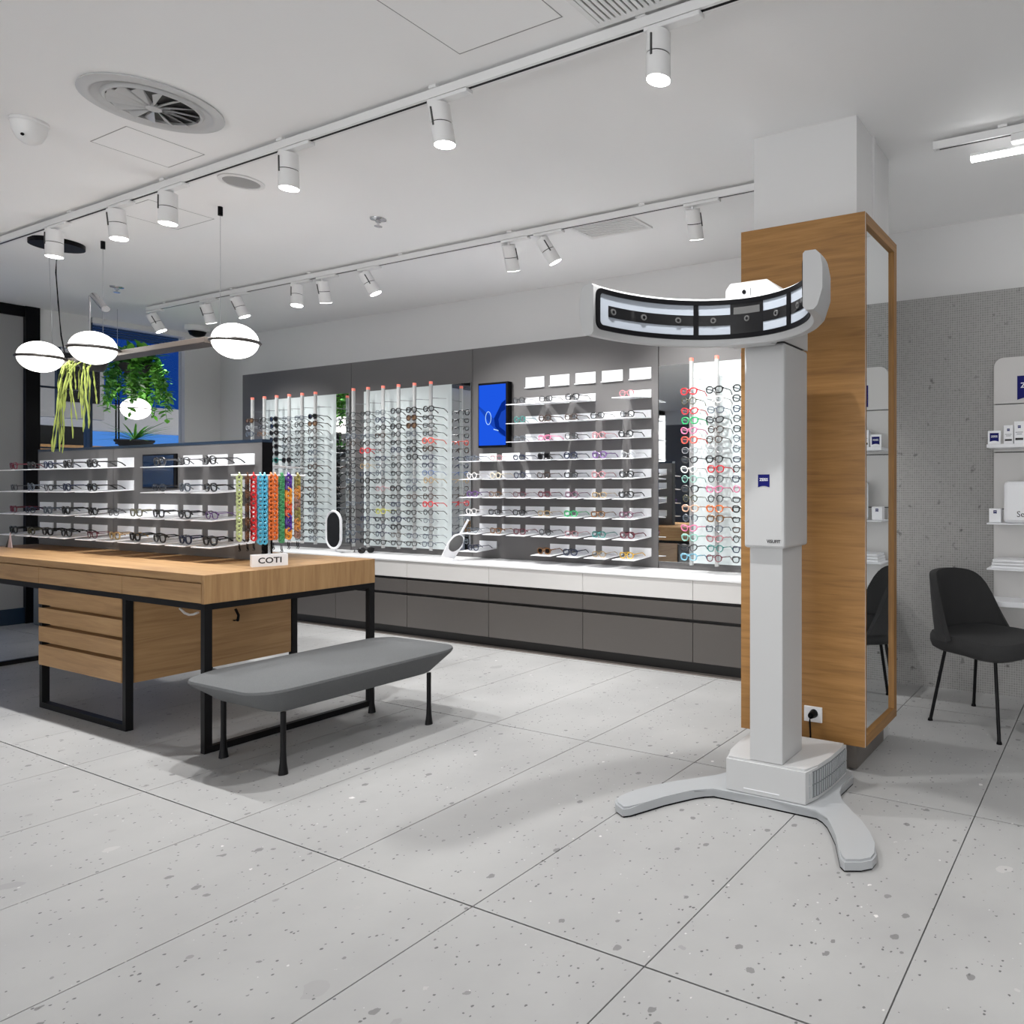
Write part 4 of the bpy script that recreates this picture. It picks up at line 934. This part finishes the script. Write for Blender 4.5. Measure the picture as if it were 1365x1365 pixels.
bm = bmesh.new(); lathe(bm, [(.10, -.0005), (.10, -.045), (.078, -.055), (0, -.055)], 24, T2); ob('base', bm, 'lampwhite', Dm2, True)
bm = bmesh.new(); lathe(bm, [(.074, -.0552), (.060, -.09), (.03, -.108), (0, -.112)], 24, T2); ob('dome', bm, 'black', Dm2, True)
# sprinklers
for (x, y), lb in (((-7.20, 2.91), 'small chrome sprinkler head on the ceiling near the window'), ((-3.97, 2.84), 'small chrome sprinkler head between the two light tracks')):
    q = Vector((x, y, H)); t = thing('sprinkler', lb, 'sprinkler', q, 0, 'ceiling sprinklers'); TQ = lambda p: q+p
    bm = bmesh.new(); lathe(bm, [(.045, -.0005), (.043, -.006), (.016, -.012), (.016, -.02), (0, -.02)], 20, TQ); ob('escutcheon', bm, 'chrome', t, True)
    bm = bmesh.new(); lathe(bm, [(.007, -.0202), (.007, -.04), (.022, -.043), (.022, -.046), (0, -.046)], 14, TQ); ob('deflector', bm, 'chrome', t, True)
# air grilles
def grille(x0, x1, y0, y1, n, label, along):
    t = thing('air_grille', label, 'air vent', ((x0+x1)/2, (y0+y1)/2, H))
    bx('dark_back', 'slot', (x0, x1, y0, y1, H-.0045, H-.0005), t)
    bm = bmesh.new(); w_ = .022
    box(bm, x0-w_, x1+w_, y0-w_, y0, H-.010, H-.0005); box(bm, x0-w_, x1+w_, y1, y1+w_, H-.010, H-.0005); box(bm, x0-w_, x0, y0, y1, H-.010, H-.0005); box(bm, x1, x1+w_, y0, y1, H-.010, H-.0005); ob('frame', bm, 'lampwhite', t)
    bm = bmesh.new()
    if along == 'x': st_ = (y1-y0)/n; box(bm, x0, x1, -st_*.33, st_*.33, H-.010, H-.0046)
    else: st_ = (x1-x0)/n; box(bm, -st_*.33, st_*.33, y0, y1, H-.010, H-.0046)
    me = mesh_of(bm, 'slat'); me.materials.append(M['lampwhite'])
    for k in range(n): put('slat', me, None, t, (0, y0+st_*(k+.5), 0) if along == 'x' else (x0+st_*(k+.5), 0, 0))
grille(-3.02, -2.60, 3.40, 3.63, 10, 'white slatted ceiling air grille behind the wall track', 'x')
grille(-1.60, -1.0, 1.62, 1.955, 26, 'white ceiling air grille with many fine slats beside the table track', 'y')
# access hatch outlines
def hatch(pts_, label):
    t = thing('access_hatch', label, 'hatch', (sum(p[0] for p in pts_)/4, sum(p[1] for p in pts_)/4, H))
    x0, x1 = min(p[0] for p in pts_), max(p[0] for p in pts_); y0, y1 = min(p[1] for p in pts_), max(p[1] for p in pts_)
    bx('door', 'ceil', (x0+.002, x1-.002, y0+.002, y1-.002, H-.0006, H-.0002), t)
    bm = bmesh.new(); e = .002
    box(bm, x0-e, x1+e, y0-e, y0+e*.9, H-.0008, H-.0001); box(bm, x0-e, x1+e, y1-e*.9, y1+e, H-.0008, H-.0001); box(bm, x0-e, x0+e*.9, y0, y1, H-.0008, H-.0001); box(bm, x1-e*.9, x1+e, y0, y1, H-.0008, H-.0001); ob('joint', bm, M['jointgrey'], t)
hatch([(-2.185, 1.40), (-1.70, 1.40), (-1.70, 1.885), (-2.185, 1.885)], 'square flush ceiling hatch beside the slatted air grille')
hatch([(-4.27, 1.63), (-3.95, 1.63), (-3.95, 1.93), (-4.27, 1.93)], 'small flush ceiling hatch next to the swirl diffuser')
hatch([(-5.25, 2.10), (-4.85, 2.10), (-4.85, 2.42), (-5.25, 2.42)], 'flush ceiling hatch above the pendant lamp')

# ================================================================== PENDANT LAMP
BY, BZp = 2.285, 2.022
Pn = thing('pendant_lamp', 'long bar pendant with three opal globes hanging over the table', 'pendant lamp', (-5.4, BY, BZp))
bx('bar', 'bar', (-6.60, -4.575, BY-.05, BY+.045, BZp-.016, BZp+.016), Pn, .003)
gpos = [(-6.22, 2.125, 2.035), (-5.535, 2.125, 2.035), (-4.47, 2.335, 2.022)]
for gx, gy, gz in gpos:
    q = Vector((gx, gy, gz)); TG = lambda p: q+p
    bm = bmesh.new(); lathe(bm, [(0 if abs(a) == 90 else .109*math.cos(R(a)), .098*math.sin(R(a))) for a in range(-90, 91, 10)], 36, TG); ob('globe', bm, 'globe', Pn, True)
    bm = bmesh.new(); tube(bm, [q+Vector((.112*math.cos(R(a)), .112*math.sin(R(a)), -.004)) for a in range(0, 360, 10)], .0105, 6, True); ob('ring', bm, 'ring', Pn, True)
    l_ = bpy.data.lights.new('globe_light', 'POINT'); l_.energy = 9; l_.shadow_soft_size = .1; l_.color = (1, .96, .9)
for x, y in ((-4.607, 2.33), (-5.942, 2.33)):
    bm = bmesh.new(); cyl(bm, (x, y, H-.0005), (x, y, H-.05), .012, None, 12); ob('wire_mount', bm, 'black', Pn, True)
    bm = bmesh.new(); cyl(bm, (x, y, H-.05), (x, y, BZp+.016), .0015, None, 5); ob('wire', bm, 'chrome', Pn)
bm = bmesh.new(); cyl(bm, (-6.237, 2.211, H-.0005), (-6.237, 2.211, H-.03), .135, None, 32); ob('canopy', bm, 'black', Pn, True)
bm = bmesh.new(); tube(bm, [(-6.237, 2.211, H-.03), (-6.25, 2.21, 2.6), (-6.245, 2.22, 2.4), (-6.262, 2.24, 2.2), (-6.265, BY-.02, BZp+.016)], .004, 6); ob('power_cord', bm, 'black', Pn, True)
bm = bmesh.new(); cyl(bm, (-6.39, 2.225, H-.03), (-6.40, 2.25, BZp+.016), .0015, None, 5); ob('wire', bm, 'chrome', Pn)
# plant spotlight on a stem
ps = onY(119.5, 445, BY); pt_ = onY(119.5, 394, BY)
bm = bmesh.new(); tube(bm, [(ps.x, BY, BZp+.016), (pt_.x, BY, pt_.z)], .006, 8); ob('spot_stem', bm, 'chrome', Pn, True)
e0, e1 = onY(125, 394, BY), onY(141, 412, BY)
bm = bmesh.new(); cyl(bm, e0, e1, .021, .021, 16); ob('spot_head', bm, 'chrome', Pn, True)
# trailing succulent on the bar
rp = random.Random(11)
Tp = thing('trailing_plant', 'yellow-green trailing succulent hanging from the pendant bar', 'plant', (-6.02, BY+.02, BZp))
bm = bmesh.new(); lathe(bm, [(0, -.075), (.055, -.07), (.075, -.02), (.078, -.0185), (0, -.0185)], 20, lambda p: Vector((-5.96, BY-.0, BZp))+p); ob('pot', bm, 'pot', Tp, True)
bm = bmesh.new()
for k in range(22):
    base = Vector((-5.955+rp.uniform(-.08, .08), BY-.06+rp.uniform(-.06, .05), BZp-.02)); L = rp.uniform(.18, .42) if k > 8 else rp.uniform(.42, .62); p = base.copy(); ptsv = [p.copy()]; d = Vector((rp.uniform(-.6, .5), rp.uniform(-.8, .1), .2))
    n_ = 10
    for s_ in range(n_):
        d = d*.72+Vector((rp.uniform(-.12, .12), rp.uniform(-.12, .12), -.55)); p = p+d.normalized()*L/n_; ptsv.append(p.copy())
    th_ = rp.uniform(.0025, .0055); tube(bm, ptsv, [th_*(.6+.8*(i % 2)) for i in range(len(ptsv)-1)]+[.002], 5)
stuff(ob('trailing_stems', bm, 'vine', Tp, True))

# second, vertical pendant with planters near the window
QX, QY = -7.93, 3.34
Vp = thing('planter_pendant', 'vertical pendant with opal globe and planter bowls by the window', 'pendant lamp', (QX, QY, 1.6))
bm = bmesh.new()
for dx in (-.20, -.15): cyl(bm, (QX+dx, QY-.06, 1.585), (QX+dx, QY-.06, 2.30), .006, None, 8)
ob('hanging_rod', bm, 'black', Vp, True)
bm = bmesh.new(); cyl(bm, (QX-.175, QY-.06, 2.30), (QX-.175, QY-.06, H-.0005), .002, None, 6); ob('wire', bm, 'chrome', Vp)
q = Vector((QX, QY, 1.90)); TG = lambda p: q+p
bm = bmesh.new(); lathe(bm, [(0 if abs(a) == 90 else .105*math.cos(R(a)), .095*math.sin(R(a))) for a in range(-90, 91, 10)], 32, TG); ob('globe', bm, 'globe', Vp, True)
bm = bmesh.new(); tube(bm, [q+Vector((.110*math.cos(R(a)), .110*math.sin(R(a)), 0)) for a in range(0, 360, 12)], .005, 6, True); ob('ring', bm, 'ring', Vp, True)
for nm, z, r_ in (('planter_bowl', 1.62, .14), ('planter_bowl', 2.298, .12)):
    qq = Vector((QX-.02, QY, z)); bm = bmesh.new(); lathe(bm, [(0, -.085), (r_*.6, -.075), (r_, -.012), (r_, 0), (r_*.9, -.003), (0, -.006)], 28, lambda p: qq+p); ob(nm, bm, 'pot', Vp, True)
    bm = bmesh.new(); tube(bm, [qq+Vector((0, 0, -.02)), Vector((QX-.175, QY-.06, z-.02))], .007, 6); ob('bracket', bm, 'black', Vp, True)
def leaf(bm, p, d, up, L, w):
    d = d.normalized(); s = d.cross(up); s = s.normalized() if s.length > 1e-3 else Vector((1, 0, 0)); nrm = s.cross(d)
    prof_ = [(0, .1), (.25, .8), (.5, 1), (.78, .6), (1, .0)]
    L_, C_, R_ = [], [], []
    for t, ww in prof_:
        m_ = p+d*L*t-nrm*L*.25*t*t; C_.append(bm.verts.new(m_-nrm*w*.12*ww)); L_.append(bm.verts.new(m_-s*w*ww*.5)); R_.append(bm.verts.new(m_+s*w*ww*.5))
    for i in range(4): bm.faces.new((L_[i], C_[i], C_[i+1], L_[i+1])); bm.faces.new((C_[i], R_[i], R_[i+1], C_[i+1]))
def plant(t, c, kind):
    bm = bmesh.new(); bs = bmesh.new(); b2 = bmesh.new()
    if kind == 'trail':
        for k in range(34):
            a = rp.uniform(0, 2*math.pi); out = Vector((math.cos(a), math.sin(a), 0)); p = c+out*rp.uniform(.02, .10); d = out*.55+Vector((0, 0, rp.uniform(.2, 1.3))); L = rp.uniform(.25, .60); pl = [p.copy()]
            for s_ in range(14):
                d = d*.82+Vector((rp.uniform(-.08, .08), rp.uniform(-.08, .08), -.26)); p = p+d.normalized()*L/14; pl.append(p.copy())
                for _ in range(3):
                    v = Vector((rp.uniform(-1, 1), rp.uniform(-1, 1), rp.uniform(-.7, .5))); leaf(bm if (k % 3) else b2, p.copy(), v, Vector((rp.uniform(-.3, .3), rp.uniform(-.3, .3), 1)), rp.uniform(.035, .075), rp.uniform(.022, .045))
            tube(bs, pl, .0025, 4)
        for k in range(70):
            v = Vector((rp.uniform(-1, 1), rp.uniform(-1, 1), rp.uniform(.0, 1.2))); leaf(bm if k % 2 else b2, c+Vector((rp.uniform(-.10, .10), rp.uniform(-.10, .10), rp.uniform(0, .12))), v, Vector((0, 0, 1)), rp.uniform(.08, .15), rp.uniform(.04, .07))
    else:
        for k in range(46):
            a = rp.uniform(0, 2*math.pi); v = Vector((math.cos(a), math.sin(a), rp.uniform(.15, 1.1))); leaf(b2 if k % 2 else bm, c+Vector((0, 0, .0)), v, Vector((0, 0, 1)), rp.uniform(.16, .34), .016)
        tube(bs, [c, c+Vector((0, 0, .05))], .004, 4)
    stuff(ob('leaves', bm, 'leaf', t, True)); stuff(ob('dark_leaves', b2, 'leaf2', t, True)); stuff(ob('stems', bs, 'leaf2', t, True))
plant(Vp, Vector((QX+.03, QY, 2.30)), 'trail')
plant(Vp, Vector((QX-.02, QY, 1.622)), 'spike')
